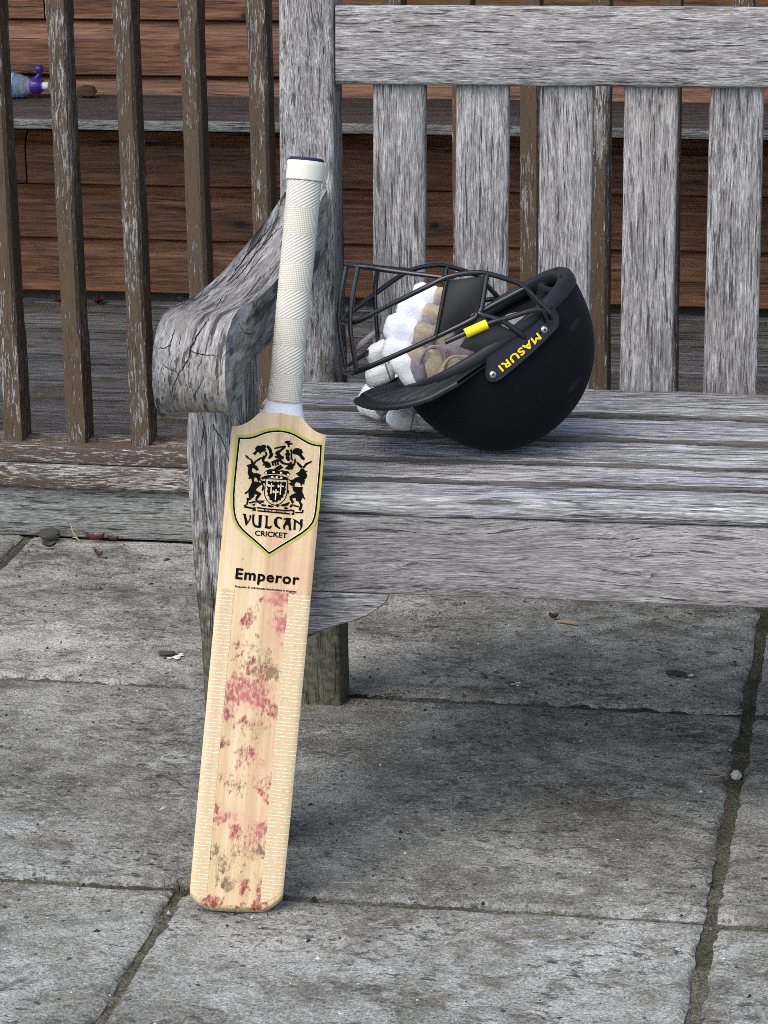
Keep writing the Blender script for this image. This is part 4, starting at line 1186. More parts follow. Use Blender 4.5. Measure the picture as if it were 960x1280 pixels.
# rolled rim, thicker round the back
bm = bmesh.new()
rings = []
NR = 96
for i in range(NR):
    a = 2 * math.pi * i / NR
    back = max(0.0, -math.cos(a)) ** 1.2
    front = max(0.0, math.cos(a))
    p = shell_pt(a, 0.0)
    o_ = V((p.x, p.y, 0)).normalized()
    hh = 0.0075 + 0.003 * back
    ww_ = 0.0052 + 0.0045 * back
    zc = 0.002 - 0.002 * back
    ring = []
    for k in range(12):
        t_ = 2 * math.pi * k / 12
        cx_, sx_ = math.cos(t_), math.sin(t_)
        cx_, sx_ = math.copysign(abs(cx_) ** 0.7, cx_), math.copysign(abs(sx_) ** 0.7, sx_)
        ring.append(bm.verts.new(p + o_ * (cx_ * ww_ - 0.003 - 0.004 * back) + V((0, 0, zc + sx_ * hh))))
    rings.append(ring)
for i in range(NR):
    a, b_ = rings[i], rings[(i + 1) % NR]
    for k in range(12):
        bm.faces.new((a[k], b_[k], b_[(k + 1) % 12], a[(k + 1) % 12]))
rimo = bobj('rim', bm, M_RIM, helm, True, 60)
# vent slots let into the back of the rim and the shell
for az, zz, ln_ in ((R(176), -0.0125, 0.013), (R(205), -0.0125, 0.013)):
    p = shell_pt(az, 0.0)
    o_ = V((p.x, p.y, 0)).normalized()
    bm = bmesh.new()
    bmesh.ops.create_cube(bm, size=1)
    bmesh.ops.bevel(bm, geom=bm.edges[:], offset=0.2, segments=2, affect='EDGES')
    q = bobj('vent_slot', bm, M_PAD, rimo)
    frame(q, p - o_ * 0.0078 + V((0, 0, -0.0094)), o_ * 0.004, o_.cross(V((0, 0, 1))) * ln_, V((0, 0, 0.003)))
def shell_out(x, z):
    s_ = hz_scale(z)
    ax_ = (AF if x > 0 else AB) * s_
    return AY_ * s_ * max(0.0, 1 - min(1, abs(x) / ax_) ** 2.15) ** (1 / 2.15)
for (x, z, a) in ((-0.083, 0.040, 0.3), (0.062, 0.060, 0.1), (-0.045, 0.098, 0.2)):
    bm = bmesh.new()
    bmesh.ops.create_uvsphere(bm, u_segments=16, v_segments=8, radius=1)
    q = bobj('vent_slot', bm, M_PAD, shell)
    y = -shell_out(x, z)
    n_ = V((x / 0.0146, y / 0.0103, z / 0.0212)).normalized()
    tg = V((1, 0, 0)) - n_ * n_.x
    tg.normalize()
    frame(q, V((x, y, z)) - n_ * 0.0006, tg * 0.013, n_.cross(tg) * 0.0055, n_ * 0.0018)
# peak with a ribbed underside
vv, ff = [], []
PN, PM = 56, 22
def peak_pt(t_, k_, low):
    y = -0.101 + 0.202 * t_
    yr = y / 0.101
    xi = 0.106 * max(0, 1 - abs(yr) ** 2.2) ** (1 / 2.2) - 0.012 + 0.012 * abs(yr)
    xo = 0.072 + 0.0925 * max(0, 1 - abs(yr) ** 2.7) ** (1 / 2.0)
    x = xi + (xo - xi) * k_
    z = -0.020 * max(0, 1 - (yr) ** 2) * min(1, k_ * 1.25) + 0.002 + 0.007 * abs(yr) ** 3
    rid = 0.0013 * math.sin(y * 2 * math.pi / 0.0078) if 0.12 < k_ < 0.9 and abs(yr) < 0.9 else 0
    return (x, y, z + (0.0 if low else 0.0048) + (rid if low else 0.0))
PN = 120
for low in (1, 0):
    for j in range(PN + 1):
        for i in range(PM + 1):
            vv.append(peak_pt(j / PN, i / PM, low))
PL = (PN + 1) * (PM + 1)
for j in range(PN):
    for i in range(PM):
        a = j * (PM + 1) + i
        ff.append((a, a + 1, a + PM + 2, a + PM + 1))
        ff.append((PL + a, PL + a + PM + 1, PL + a + PM + 2, PL + a + 1))
    a = j * (PM + 1) + PM
    ff.append((a, PL + a, PL + a + PM + 1, a + PM + 1))
pk = obj('peak', vv, ff, M_RIM, helm, True, 45)
tube_pts = [V(peak_pt(j / 40, 1.0, 1)) + V((0, 0, 0.0024)) for j in range(41)]
bm = bmesh.new()
tube(bm, tube_pts, 0.0033, 8)
bobj('peak_edge', bm, M_RIM, pk)
# side plates with rivets and the yellow lettering on the right one
PLATE = [(0.0282, 0.0056), (-0.0160, 0.0062), (-0.0690, 0.0050), (-0.0680, 0.0165), (-0.0634, 0.0230), (-0.0594, 0.0257), (-0.0160, 0.0312), (0.0270, 0.0352), (0.0340, 0.0350), (0.0390, 0.0322), (0.0415, 0.0275), (0.0404, 0.0215)]
def plate_y(x, z, lift):
    return shell_out(x * 0.9, 0.02) + lift
def side_plate(sg):
    bm = bmesh.new()
    rings_ = []
    pl_ = []
    for i in range(len(PLATE)):
        a, b_ = V(PLATE[i]), V(PLATE[(i + 1) % len(PLATE)])
        n_ = max(1, int((b_ - a).length / 0.006))
        for k in range(n_):
            pl_.append(a + (b_ - a) * k / n_)
    cen = V((-0.014, 0.0185))
    for sc_, lift in ((1.0, -0.003), (1.0, 0.0042), (0.97, 0.0054), (0.90, 0.0054), (0.88, 0.0048), (0.5, 0.0048)):
        ring = []
        for p in pl_:
            d = p - cen
            off = (1 - sc_)
            q = cen + V((d.x * (1 - off * 0.35), d.y * (1 - off))) if sc_ > 0.6 else cen + V((d.x * 0.93, d.y * 0.1))
            ring.append(bm.verts.new((q.x, sg * plate_y(q.x, q.y, lift), q.y)))
        rings_.append(ring)
    for a, b_ in zip(rings_, rings_[1:]):
        for k in range(len(pl_)):
            bm.faces.new((a[k], a[(k + 1) % len(pl_)], b_[(k + 1) % len(pl_)], b_[k]))
    bm.faces.new(rings_[-1])
    o = bobj('side_plate', bm, M_RIM, helm, True, 30)
    for (x, z) in ((0.0330, 0.0255), (-0.0440, 0.0175)):
        bm = bmesh.new()
        bmesh.ops.create_uvsphere(bm, u_segments=16, v_segments=8, radius=1)
        q = bobj('rivet', bm, M_STEEL, o)
        q.matrix_basis = Matrix.Translation((x, sg * plate_y(x, z, 0.0052), z)) @ Matrix.Diagonal((0.0042, 0.0022, 0.0042, 1))
        bm = bmesh.new()
        bmesh.ops.create_cone(bm, cap_ends=True, segments=6, radius1=0.0016, radius2=0.0016, depth=0.001)
        q2 = bobj('rivet_socket', bm, M_BAR, o)
        q2.matrix_basis = Matrix.Translation((x, sg * plate_y(x, z, 0.0072), z)) @ Matrix.Rotation(R(90), 4, 'X')
    return o
sp_r = side_plate(-1)
sp_l = side_plate(1)
lt = text('lettering', 'MASURI', M_YEL, sp_r, 0.058, 0.0080, Matrix.Identity(4), 0.0, 1.1, 0.0, 0.00045)
for v_ in lt.data.vertices:
    s_ = v_.co.x / 0.058
    x, z = -0.0350 + v_.co.x, 0.0165 + 0.0052 * s_ + v_.co.y - 0.0010
    x -= v_.co.y * 0.09
    v_.co = (x, -plate_y(x, z, 0.0056 + v_.co.z), z)
# face grille
grille = empty('grille_tmp')
bpy.data.objects.remove(grille)
def mir(pts):
    return [(x, -y, z) for (x, y, z) in pts]
mid_n = [(0.1269, -0.010, -0.1030), (0.1194, -0.036, -0.1007), (0.0785, -0.062, -0.0986), (0.0378, -0.085, -0.096), (0.0134, -0.092, -0.0927), (-0.0112, -0.096, -0.0816), (-0.0247, -0.098, -0.0714), (-0.0454, -0.1, -0.0466), (-0.051, -0.102, -0.0342), (-0.0581, -0.104, 0.0019), (-0.059, -0.099, 0.012)]
low_n = [(0.1560, -0.010, -0.0532), (0.1443, -0.036, -0.0518), (0.064, -0.080, -0.0431), (0.0171, -0.094, -0.038), (0.0034, -0.096, -0.0396), (-0.051, -0.102, -0.0342)]
top_n = [(0.0835, -0.010, -0.1508), (0.0822, -0.031, -0.1508), (0.0507, -0.060, -0.1229), (0.0157, -0.0885, -0.0928)]
v2 = [(-0.0247, -0.098, -0.0714), (0.0018, -0.098, -0.043), (0.0071, -0.100, -0.0392), (-0.009, -0.106, -0.0177), (-0.0179, -0.106, 0.0054), (-0.019, -0.101, 0.014)]
v1 = [(0.0160, -0.0895, -0.0905), (0.0602, -0.083, -0.0435)]
tagb = [(0.0582, -0.100, -0.0353), (0.0077, -0.106, -0.0259), (-0.0168, -0.107, -0.0178), (-0.0433, -0.107, -0.0094), (-0.0529, -0.107, -0.003), (-0.0526, -0.104, 0.0065), (-0.052, -0.100, 0.013)]
front = [(0.0827, -0.032, -0.1510), (0.1243, -0.034, -0.1064), (0.1500, -0.033, -0.0543)]
BR = 0.0030
bars = []
def bar(pts, n=6, r=BR, parent=None, smooth=True):
    bm = bmesh.new()
    tube(bm, spline(pts, n) if smooth else pts, r, 8)
    o = bobj('grille_bar', bm, M_BAR, parent or helm, True, 60)
    return o
for half in (mid_n, low_n, top_n):
    bar(list(reversed(half)) + mir(half), 6)
for pts in (v2, v1, tagb, front):
    bar(pts, 5, BR if pts is not v1 else BR * 0.8)
    if pts is not v1:
        bar(mir(pts), 5)
# upright of the far cage
bar([(0.0507, 0.060, -0.1229), (0.0700, 0.0640, -0.0990), (0.1010, 0.060, -0.0480)], 4, BR * 0.9)
# infill panels of the grille
def panel(pts, sg, bulge=0.004):
    a, b_, c_, d_ = [V((x, y * sg, z)) for x, y, z in pts]
    vv, ff = [], []
    N = 10
    for lay in (0, 1):
        for j in range(N + 1):
            for i in range(N + 1):
                u, v_ = i / N, j / N
                # round the corners slightly
                p = (a * (1 - u) + b_ * u) * (1 - v_) + (d_ * (1 - u) + c_ * u) * v_
                bl = bulge * (1 - (2 * u - 1) ** 2) * (1 - (2 * v_ - 1) ** 2)
                p.y -= sg * (bl * (1 if lay == 0 else 0.6)) * 1.0
                if lay:
                    p.y += sg * 0.0035
                vv.append(p)
    off = (N + 1) ** 2
    for j in range(N):
        for i in range(N):
            q = j * (N + 1) + i
            ff.append((q, q + 1, q + N + 2, q + N + 1))
            ff.append((off + q, off + q + N + 1, off + q + N + 2, off + q + 1))
    rim_ = [i for i in range(N + 1)] + [j * (N + 1) + N for j in range(1, N + 1)] + [N * (N + 1) + i for i in range(N - 1, -1, -1)] + [j * (N + 1) for j in range(N - 1, 0, -1)]
    for k in range(len(rim_)):
        k2 = (k + 1) % len(rim_)
        ff.append((rim_[k], off + rim_[k], off + rim_[k2], rim_[k2]))
    return obj('cheek_panel', vv, ff, M_PADP, helm, True, 50)
M_PADP = plain('black_panel', (0.0085, 0.010, 0.011), 0.48, 0.4, nscale=200, namt=0.2)
P1 = [(0.0185, -0.0880, -0.0900), (-0.0220, -0.0965, -0.0700), (0.0040, -0.0965, -0.0425), (0.0600, -0.0825, -0.0425)]
P2 = [(0.0450, -0.090, -0.0190), (0.0070, -0.0985, -0.0365), (-0.0168, -0.104, 0.0050), (0.0250, -0.100, 0.0075)]
for P_ in (P1, P2):
    panel(P_, 1)
    if P_ is P2:
        panel(P_, -1)
bm = bmesh.new()
tube(bm, [(0.0338, -0.1030, -0.0307), (0.0210, -0.1045, -0.0285), (0.0079, -0.106, -0.0260)], 0.0056, 12)
bobj('tag_sleeve', bm, M_YEL, helm, True, 40)
# cradle strap at the back of the liner
bm = bmesh.new()
tube(bm, spline([(-0.105, 0.045, 0.010), (-0.092, 0.02, -0.002), (-0.088, -0.01, -0.001), (-0.09, -0.035, 0.002), (-0.085, -0.062, 0.012)], 6), 0.0042, 8)
tube(bm, spline([(-0.088, -0.01, -0.001), (-0.075, -0.005, 0.02), (-0.06, 0.0, 0.05)], 5), 0.0045, 8)
for q in range(5):
    a = V((-0.096 + 0.006 * q, 0.03 - 0.018 * q, -0.003))
    tube(bm, [a, a + V((0.010, -0.004, 0.006)), a + V((0.006, -0.012, -0.002))], 0.002, 6)
bobj('cradle_strap', bm, M_PAD, helm, True, 60)
vv, ff = [], []
for j in range(7):
    for i in range(9):
        u, t_ = i / 8, j / 6
        vv.append((-0.098 + 0.030 * t_ - 0.004 * math.sin(u * 3.14), 0.045 - 0.09 * u, 0.006 + 0.05 * t_))
for j in range(6):
    for i in range(8):
        a = j * 9 + i
        ff.append((a, a + 1, a + 10, a + 9))
bp = obj('back_pad', vv, ff, M_PAD, helm)
sol = bp.modifiers.new('thickness', 'SOLIDIFY'); sol.thickness = 0.008

# ------------------------------------------------------------------ batting gloves
def glove_leather():
    t = NT('white_glove_leather')
    co = t.co()
    cr = t.noise(t.vm('MULTIPLY', co, (60.0, 60.0, 160.0)), 1.0, 5, 0.65, 0.8)
    gr = t.step(t.noise(co, 38.0, 5, 0.65), 0.50, 0.70)
    col = t.mix(t.math('MULTIPLY', gr, 0.3), (0.82, 0.82, 0.83), (0.55, 0.53, 0.52))
    t.bump(cr, 0.45, 0.0014)
    return t.fin(col, 0.55, 0.35)
M_WHT = glove_leather()
M_TAN = plain('worn_tan_leather', (0.37, 0.30, 0.21), 0.85, 0.2, nscale=110, namt=0.6, bump=0.8)
M_MAU = plain('grimy_mauve_lining', (0.24, 0.205, 0.225), 0.9, 0.15, nscale=110, namt=0.6, bump=0.8)
hRt = V((math.cos(YAW), math.sin(YAW), 0))
hUp = V((-math.sin(YAW) * math.sin(PITCH) * 0 , 0, 1))
hTo = V((math.sin(YAW), -math.cos(YAW), 0))
def pillow(name, parent, mat, c, h, ang, ex=0.62, pleat=0.0, seed=0, yaw=0.0, ring=0.6, nseg=56, nr=24):
    """padded roll: superellipsoid; h = half sizes (across, up, depth); ang turns it in its upright plane"""
    e1 = hRt * math.cos(ang) + hUp * math.sin(ang)
    e2 = -hRt * math.sin(ang) + hUp * math.cos(ang)
    if yaw:
        e1 = e1 * math.cos(yaw) + hTo * math.sin(yaw)
    e3 = e1.cross(e2).normalized()
    vv, ff = [], []
    pw = lambda a_: math.copysign(abs(a_) ** ex, a_)
    for j in range(nr + 1):
        ph = -math.pi / 2 + math.pi * j / nr
        for i in range(nseg):
            th = 2 * math.pi * i / nseg
            x = pw(math.sin(ph)) * h[0]
            rr = abs(math.cos(ph)) ** ex
            y, z = pw(math.cos(th)) * h[1] * rr, pw(math.sin(th)) * h[2] * rr
            q = noise.noise(V((x * 90 + seed, y * 90, z * 90)))
            k_ = 1 + 0.06 * q - pleat * 2.2 * max(0, math.cos(x / h[0] * 8.0)) ** 6 * rr
            ax_ = abs(x) / h[0]
            k_ += 0.05 * abs(math.sin(th * 7 + seed)) * -max(0, ax_ - 0.30) / 0.7 * (1 if mat is M_WHT else 0.4)
            p = e1 * x + e2 * y * k_ + e3 * z * k_
            vv.append(p)
    for j in range(nr):
        for i in range(nseg):
            a, b_ = j * nseg + i, j * nseg + (i + 1) % nseg
            ff.append((a, b_, b_ + nseg, a + nseg))
    o = obj(name, vv, ff, mat, parent, True, 0)
    bmx = bmesh.new(); bmx.from_mesh(o.data)
    bmesh.ops.remove_doubles(bmx, verts=bmx.verts, dist=1e-6)
    bmesh.ops.recalc_face_normals(bmx, faces=bmx.faces); bmx.to_mesh(o.data); bmx.free()
    o.data.polygons.foreach_set('use_smooth', [True] * len(o.data.polygons))
    o.location = c
    if mat is M_WHT and ring:
        bm = bmesh.new()
        x = ring * h[0]
        ph = math.asin(min(1, ring ** (1 / ex)))
        rr = abs(math.cos(ph)) ** ex
        pts = [e1 * x + e2 * pw(math.cos(2 * math.pi * i / 40)) * h[1] * rr * 1.02 + e3 * pw(math.sin(2 * math.pi * i / 40)) * h[2] * rr * 1.02 for i in range(41)]
        tube(bm, pts, 0.0009, 6, False)
        bobj('stitched_seam', bm, M_MAU, o)
    return o
U = 1 / 1085.0
def hp(px, py, yl):
    """a point of the helmet interior given on its side view (drawing units of 1/1085 m about the rim centre)"""
    dx, dy = (px - 603.0) * U, (416.3 - py) * U
    aw = V((-math.sin(YAW), math.cos(YAW), 0))
    s_ = HY.z * 0.956 + HY.dot(aw) * 0.295
    return HO + hRt * (dx - HY.dot(hRt) * yl) + V((0, 0, (dy - s_ * yl) / 0.956)) + HY * yl
gl1 = empty('batting_glove', HO + V((-0.06, 0, -0.05)), 'white padded batting glove with tan palm stuffed inside the helmet', 'glove')
def g1(name, mat, px, py, yl, hx, hy, hz, ang, **k):
    o = pillow(name, gl1, mat, hp(px, py, yl) - gl1.location, (hx * U, hy * U, hz * U), R(ang), **k)
    return o
W_ = 'finger_roll'
def finger(p0, p1, r_, yl, seed, split=0.62):
    dx, dy = p1[0] - p0[0], p1[1] - p0[1]
    L_ = math.hypot(dx, dy)
    ang = -math.degrees(math.atan2(dy, dx))
    at_ = lambda t_: (p0[0] + dx * t_, p0[1] + dy * t_)
    n_ = 1
    for k_ in range(n_):                                  # white padded segments on the back of the finger
        a_, b_ = split * k_ / n_ - 0.02, split * (k_ + 1) / n_ + 0.03
        c_ = at_((a_ + b_) / 2)
        g1(W_, M_WHT, c_[0], c_[1], yl - 0.003 * k_, L_ * (b_ - a_) / 2 * 1.12, r_ * 1.04, r_ * 1.2, ang, pleat=0.032, seed=seed + k_, ex=0.60, ring=0.86)
    c_ = at_((split + 1.0) / 2 - 0.05)
    g1('finger_palm', M_TAN, c_[0], c_[1] - r_ * 0.18, yl - 0.006, L_ * (1.08 - split) / 2 * 1.2, r_ * 0.78, r_ * 1.05, ang, seed=seed + 5, ex=0.7)
    g1('finger_lining', M_MAU, c_[0] - 2, c_[1] + r_ * 0.42, yl - 0.007, L_ * (1.05 - split) / 2 * 1.15, r_ * 0.58, r_ * 1.0, ang, seed=seed + 6, ex=0.7)
finger((519, 364), (566, 374), 12.5, 0.010, 1)
finger((500, 383), (554, 398), 13.5, -0.006, 11)
finger((484, 407), (544, 424), 17.0, -0.020, 21)
finger((481, 434), (538, 452), 15.0, -0.034, 31, 0.55)
g1(W_, M_WHT, 508, 460, -0.040, 29, 16, 18, -55, pleat=0.03, seed=9, ex=0.66, ring=0.8)
g1('finger_lining', M_MAU, 521, 461, -0.045, 11, 20, 15, 15, seed=15, ex=0.75)
g1('palm', M_TAN, 548, 424, -0.020, 20, 20, 16, -40, seed=16, ex=0.9)
g1('palm', M_TAN, 540, 460, -0.042, 17, 23, 15, 15, seed=17, ex=0.85)
g1('palm', M_MAU, 560, 438, -0.026, 20, 16, 16, -20, seed=22, ex=0.9)
g1('cuff', M_MAU, 584, 442, -0.038, 30, 18, 18, -28, seed=18, ex=0.9)
g1('cuff', M_TAN, 570, 462, -0.048, 28, 17, 16, 22, seed=19, ex=0.9)
g1('wrist_flap', M_MAU, 646, 408, -0.02, 20, 13, 30, 5, seed=20, ex=0.8)
# pale piping round the palm openings
for (px, py, yl, rx_, ry_, tl) in ((539, 457, -0.057, 16, 22, 12), (569, 466, -0.062, 16, 18, -18)):
    bm = bmesh.new()
    pts = []
    for k in range(25):
        a = R(200 - 210 * k / 24)
        x, y = rx_ * math.cos(a), ry_ * math.sin(a)
        t_ = R(tl)
        pts.append(hp(px + x * math.cos(t_) + y * math.sin(t_), py - (-x * math.sin(t_) + y * math.cos(t_)), yl) - gl1.location)
    tube(bm, pts, 0.0019, 6)
    bobj('piping', bm, M_TAN if tl < 0 else M_MAU, gl1)
gl2 = empty('batting_glove', (0.10, 0.43, ZS), 'white batting glove lying on the seat beneath the helmet peak', 'glove')
def g2(name, mat, pos, hx, hy, hz, ang, **k):
    return pillow(name, gl2, mat, V(pos) - gl2.location, (hx * U, hy * U, hz * U), R(ang), **k)
g2(W_, M_WHT, hp(476, 436, 0.03), 20, 14, 16, 27, seed=31, pleat=0.02, ex=0.72)
g2(W_, M_WHT, hp(474, 464, 0.025), 19, 14, 16, 18, seed=32, pleat=0.02, ex=0.72)
g2(W_, M_WHT, hp(488, 450, 0.03), 14, 14, 13, 18, seed=37, ex=0.8)
g2(W_, M_WHT, (0.0720, 0.462, 0.4640), 25, 17, 18, 62, seed=33, ex=0.85)
g2(W_, M_WHT, (0.080, 0.446, 0.4550), 18, 13, 15, -25, seed=36, ex=0.85)
g2(W_, M_WHT, (0.120, 0.402, 0.4545), 21, 14, 15, -14, seed=34, ex=0.85)
g2('finger_lining', M_MAU, (0.094, 0.432, 0.462), 14, 10, 12, 30, seed=35, ex=0.8)
g2('palm', M_WHT, (0.105, 0.45, 0.475), 24, 22, 22, 30, seed=38, ex=0.8)
bm = bmesh.new()
pA, pB = hp(446, 428, 0.045), hp(492, 402, 0.045)
for k in range(9):
    p = pA.lerp(pB, k / 8) + V((0, 0, 0.004 * math.sin(k / 8 * 3.1)))
    bm.verts.new(p + V((0, 0, 0.0042)) - gl2.location)
    bm.verts.new(p - V((0, 0.004, 0.0030)) - gl2.location)
bm.verts.ensure_lookup_table()
for k in range(8):
    bm.faces.new((bm.verts[2 * k], bm.verts[2 * k + 1], bm.verts[2 * k + 3], bm.verts[2 * k + 2]))
so = bobj('wrist_strap', bm, M_MAU, gl2)
sm = so.modifiers.new('thickness', 'SOLIDIFY'); sm.thickness = 0.003

# ------------------------------------------------------------------ drinks bottle on the wall bench
def bottle():
    t = NT('clear_bottle_plastic')
    t.b.inputs['Transmission Weight'].default_value = 0.75
    t.b.inputs['IOR'].default_value = 1.2
    co = t.co()
    return t.fin(t.mix(t.noise(co, 45.0, 3), (0.42, 0.60, 0.80), (0.7, 0.82, 0.9)), 0.18, 0.5)
M_PET = bottle()
M_PURP = plain('purple_plastic', (0.05, 0.022, 0.20), 0.25, 0.5)
M_CAPW = plain('white_plastic', (0.75, 0.78, 0.82), 0.4)
bot = empty('drinks_bottle', (-0.942, 2.27, SZ + 0.0240), 'clear plastic drinks bottle with purple cap lying on the wall bench', 'bottle')
def xlathe(name, prof_, mat, parent, seg=24):
    vv, ff = [], []
    for (x, r_) in prof_:
        for k in range(seg):
            a = 2 * math.pi * k / seg
            vv.append((x, r_ * math.cos(a), r_ * math.sin(a)))
    for j in range(len(prof_) - 1):
        for k in range(seg):
            a, b_ = j * seg + k, j * seg + (k + 1) % seg
            ff.append((a, b_, b_ + seg, a + seg))
    ff.append(tuple(range(seg))[::-1])
    ff.append(tuple(range((len(prof_) - 1) * seg, len(prof_) * seg)))
    return obj(name, vv, ff, mat, parent, True, 45)
xlathe('body', [(-0.14, 0.015), (-0.138, 0.021), (-0.13, 0.0232), (-0.07, 0.0232), (-0.066, 0.0222), (-0.062, 0.0232), (-0.01, 0.0232), (0.008, 0.0215), (0.022, 0.0165), (0.030, 0.0115), (0.034, 0.0105)], M_PET, bot)
xlathe('label_band', [(-0.10, 0.0235), (0.000, 0.0235)], plain('blue_bottle_label', (0.16, 0.38, 0.62), 0.35, namt=0.5, nscale=90), bot)
capo = xlathe('cap', [(0.030, 0.0125), (0.033, 0.0150), (0.046, 0.0150), (0.049, 0.0125), (0.052, 0.0118)], M_PURP, bot)
xlathe('nozzle', [(0.051, 0.0075), (0.062, 0.0072), (0.064, 0.0055)], M_CAPW, capo)
bm = bmesh.new()
tube(bm, spline([(0.040, 0, 0.013), (0.047, 0, 0.021), (0.048, 0, 0.030)], 5), 0.0042, 8)
bmesh.ops.create_uvsphere(bm, u_segments=12, v_segments=8, radius=0.0082, matrix=Matrix.Translation((0.047, 0, 0.031)))
bobj('flip_lid', bm, M_PURP, capo)

# ------------------------------------------------------------------ small litter
M_LEAF = plain('dead_leaf', (0.06, 0.035, 0.02), 0.85, nscale=80, namt=0.5)
M_LEAFR = plain('red_dead_leaf', (0.06, 0.018, 0.012), 0.8, nscale=80, namt=0.5)
M_LEAFT = plain('tan_dead_leaf', (0.16, 0.11, 0.055), 0.85, nscale=80, namt=0.4)
M_TWIG = plain('dry_twig', (0.045, 0.033, 0.022), 0.9)
M_STRAW = plain('dry_straw', (0.35, 0.27, 0.14), 0.9)
M_PEB = plain('pebble_stone', (0.30, 0.28, 0.25), 0.85, nscale=120, namt=0.3, bump=0.5)
M_PEBD = plain('dark_clod', (0.045, 0.042, 0.033), 0.9, nscale=200, namt=0.5, bump=0.8)
M_DROP = plain('dried_bird_dropping', (0.5, 0.5, 0.47), 0.85, nscale=200, namt=0.2)
def leaf(loc, ln_, wd_, rz, mat, label, curl=0.006, seed=0, group=None):
    vv, ff = [], []
    N, K = 10, 4
    for i in range(N + 1):
        t_ = i / N
        w_ = wd_ * math.sin(math.pi * min(1, t_ * 0.96 + 0.02)) ** 0.8 * (1 + 0.3 * noise.noise(V((t_ * 6, seed, 0))))
        for k in range(-K, K + 1):
            u = k / K
            q = noise.noise(V((t_ * 4 + seed, u * 2, 1)))
            vv.append(((t_ - 0.5) * ln_, u * w_ / 2, 0.0022 + curl * (u * u * 0.7 + (2 * t_ - 1) ** 2 * 0.6) + 0.0025 * abs(q)))
    m = 2 * K + 1
    for i in range(N):
        for k in range(m - 1):
            a = i * m + k
            ff.append((a, a + 1, a + m + 1, a + m))
    o = obj('dead_leaf', vv, ff, mat, None)
    s_ = o.modifiers.new('thickness', 'SOLIDIFY'); s_.thickness = 0.0006
    o.location = loc
    o.rotation_euler = (0, 0, rz)
    return tag(o, label, 'leaf', group)
def rock(loc, r_, mat, label, name='pebble', cat='pebble', sq=(1, 1, 0.7), seed=0, group=None):
    bm = bmesh.new()
    bmesh.ops.create_icosphere(bm, subdivisions=3, radius=1)
    for v_ in bm.verts:
        k_ = 1 + 0.28 * noise.fractal(v_.co * 1.6 + V((seed, 0, 0)), 0.8, 2, 3)
        v_.co = V((v_.co.x * sq[0], v_.co.y * sq[1], v_.co.z * sq[2])) * k_ * r_
    zmin = min(v_.co.z for v_ in bm.verts)
    for v_ in bm.verts:
        v_.co.z -= zmin
    o = bobj(name, bm, mat)
    o.location = loc
    return tag(o, label, cat, group)
def twig(pts, r_, mat, label):
    c = V(pts[0])
    bm = bmesh.new()
    tube(bm, spline([V(p) - c for p in pts], 4), r_, 6)
    o = bobj('twig', bm, mat)
    o.location = c
    return tag(o, label, 'twig')
rock((-0.600, 1.262, 0.0005), 0.0145, M_PEBD, 'dark clod of dirt against the railing base board', 'dirt_clod', 'clod', (1.25, 0.8, 0.62), 3)
leaf((-0.527, 1.266, 0.0), 0.030, 0.009, 0.1, M_LEAFR, 'reddish curled dead leaf against the railing base board', 0.010, 4)
leaf((-0.500, 1.270, 0.0), 0.020, 0.008, -0.15, M_LEAFR, 'small red-brown dead leaf lying along the railing base', 0.006, 9)
leaf((-0.588, 1.222, 0.0), 0.022, 0.012, 0.2, M_LEAF, 'dark crumpled leaf fragment near the dirt clod', 0.008, 5)
leaf((-0.500, 1.190, 0.0), 0.020, 0.009, -0.6, M_LEAF, 'dark dead leaf scrap out on the paving by the railing', 0.008, 6)
twig([(-0.566, 1.276, 0.002), (-0.556, 1.262, 0.006), (-0.549, 1.256, 0.003)], 0.0009, M_STRAW, 'pale straw stalk fallen beside the red leaf')
twig([(-0.549, 1.256, 0.003), (-0.561, 1.262, 0.015), (-0.566, 1.268, 0.028)], 0.0008, M_STRAW, 'thin straw standing up at the railing base board')
twig([(0.232, 0.985, 0.003), (0.248, 0.982, 0.0035), (0.262, 0.979, 0.003)], 0.0024, M_STRAW, 'short tan twig on the shaded slab under the bench')
leaf((0.225, 1.000, 0), 0.014, 0.011, 0.2, M_LEAF, 'tiny dark leaf beside the short tan twig', 0.006, 15)
rock((0.5203, 0.4557, -0.006), 0.0068, M_PEB, 'round pale pebble lodged in the wide paving joint', 'pebble', 'pebble', (1, 1, 0.9), 8)
leaf((-0.1, 0.955, 0), 0.034, 0.010, 0.15, M_LEAFR, 'brown-red leaf strip under the bench behind the rear leg', 0.006, 16)
for i, (x, y, s_, lb) in enumerate(((-0.276, 0.776, 1.0, 'white bird dropping on the slab beside the bench leg'), (0.425, 0.795, 1.1, 'white bird dropping under the bench near the wide joint'), (0.205, 0.731, 0.55, 'small white dropping fleck on the shaded slab'))):
    vv, ff = [], []
    rnd = random.Random(i)
    for q in range(9):
        cx_, cy_ = rnd.uniform(-0.016, 0.016) * s_, rnd.uniform(-0.014, 0.014) * s_
        r0 = rnd.uniform(0.0015, 0.0042) * s_
        b0 = len(vv)
        vv.append((cx_, cy_, 0.0012))
        for k in range(9):
            a = 2 * math.pi * k / 9
            rr = r0 * rnd.uniform(0.5, 1.35)
            vv.append((cx_ + 1.5 * rr * math.cos(a), cy_ + rr * math.sin(a), 0.0))
        ff += [(b0, b0 + 1 + k, b0 + 1 + (k + 1) % 9) for k in range(9)]
    o = obj('bird_dropping', vv, ff, M_DROP, None, False)
    o.location = (x, y, 0.0016)
    tag(o, lb, 'dropping')
    rock((x - 0.008 * s_, y + 0.002, 0.0008), 0.007 * s_, M_PEBD, ('dark crumb of dirt beside the dropping near the bench leg', 'dark crumb of dirt beside the dropping by the wide joint', 'tiny dark crumb beside the small white fleck')[i], 'dirt_crumb', 'crumb', (1.9, 1.0, 0.35), 20 + i)
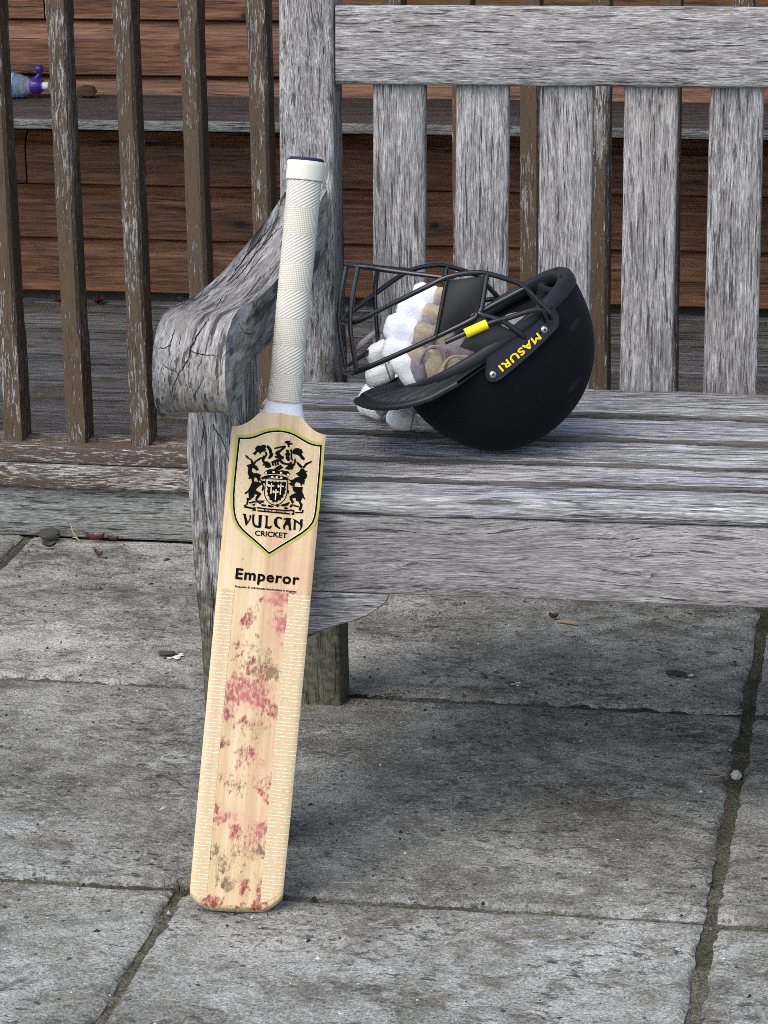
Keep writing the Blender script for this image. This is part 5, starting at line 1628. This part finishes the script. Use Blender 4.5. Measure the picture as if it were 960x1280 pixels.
rock((-0.8105, 2.285, SZ), 0.0150, M_LEAF, 'dark crumpled leaf clump lying on the wall bench', 'leaf_clump', 'leaf', (1.25, 0.7, 0.8), 17)
for i, (x, y, c_, ln_, lb) in enumerate(((-0.885, 2.320, M_LEAF, 0.05, 'dark brown withered leaf at the foot of the pavilion wall'), (-0.815, 2.312, M_LEAFR, 0.036, 'reddish withered leaf at the foot of the pavilion wall'),
                                  (-0.64, 2.322, M_PEBD, 0.045, 'almost black rotted leaf at the foot of the pavilion wall'), (-0.505, 2.315, M_LEAFT, 0.045, 'tan withered leaf at the foot of the pavilion wall'))):
    leaf((x, y, 0.130), ln_, 0.024, 0.3 + i * 1.3, c_, lb, 0.010, 30 + i)

# grit and crumbs scattered over the paving: too many and too small to count
rnd = random.Random(5)
gv, gf = [], []
for q in range(1500):
    x, y = rnd.uniform(-0.7, 0.75), rnd.uniform(-0.35, 1.26)
    r0 = rnd.choice((0.0008, 0.0011, 0.0016, 0.0024)) * rnd.uniform(0.6, 1.2)
    a0 = rnd.uniform(0, 6.28)
    st = rnd.choice((1, 1, 1.6, 2.6))
    b0 = len(gv)
    for k in range(5):
        a = a0 + 2 * math.pi * k / 5
        px, py = r0 * st * math.cos(a), r0 * math.sin(a)
        gv.append((x + px * math.cos(a0) - py * math.sin(a0), y + px * math.sin(a0) + py * math.cos(a0), -0.001))
    gv.append((x, y, 0.0005 + r0 * 0.8))
    gf += [(b0 + k, b0 + (k + 1) % 5, b0 + 5) for k in range(5)]
gt = NT('paving_grit')
go = gt.n('ShaderNodeNewGeometry', {}, out=8)
gm = gt.fin(gt.ramp(go, [(0.0, (0.02, 0.018, 0.014)), (0.45, (0.035, 0.03, 0.022)), (0.62, (0.12, 0.1, 0.07)), (0.90, (0.16, 0.155, 0.14)), (0.97, (0.45, 0.45, 0.42))]), 0.9, 0.2)
tag(obj('paving_grit', gv, gf, gm, None, False), 'fine dark grit and crumbs scattered over the paving slabs', 'grit', kind='stuff')
# moss and grass in the joint by the toe of the bat
gv, gf = [], []
for q in range(34):
    x, y = -0.074 + rnd.gauss(0, 0.012), 0.037 + rnd.gauss(0, 0.005)
    h_ = rnd.uniform(0.005, 0.016)
    a = rnd.uniform(0, 6.28)
    dx, dy = math.cos(a), math.sin(a)
    ln_ = rnd.uniform(0.003, 0.012)
    b0 = len(gv)
    gv += [(x - dy * 0.0007, y + dx * 0.0007, -0.006), (x + dy * 0.0007, y - dx * 0.0007, -0.006), (x + dx * ln_ * 0.5 + dy * 0.0005, y + dy * ln_ * 0.5 - dx * 0.0005, h_ * 0.6), (x + dx * ln_ * 0.5 - dy * 0.0005, y + dy * ln_ * 0.5 + dx * 0.0005, h_ * 0.6), (x + dx * ln_, y + dy * ln_, h_ * 0.75)]
    gf += [(b0, b0 + 1, b0 + 2, b0 + 3), (b0 + 3, b0 + 2, b0 + 4)]
tag(obj('grass_tuft', gv, gf, plain('moss_grass', (0.07, 0.085, 0.025), 0.8, nscale=300, namt=0.5), None, False), 'tiny tuft of grass growing in the joint at the bat toe', 'grass', kind='stuff')
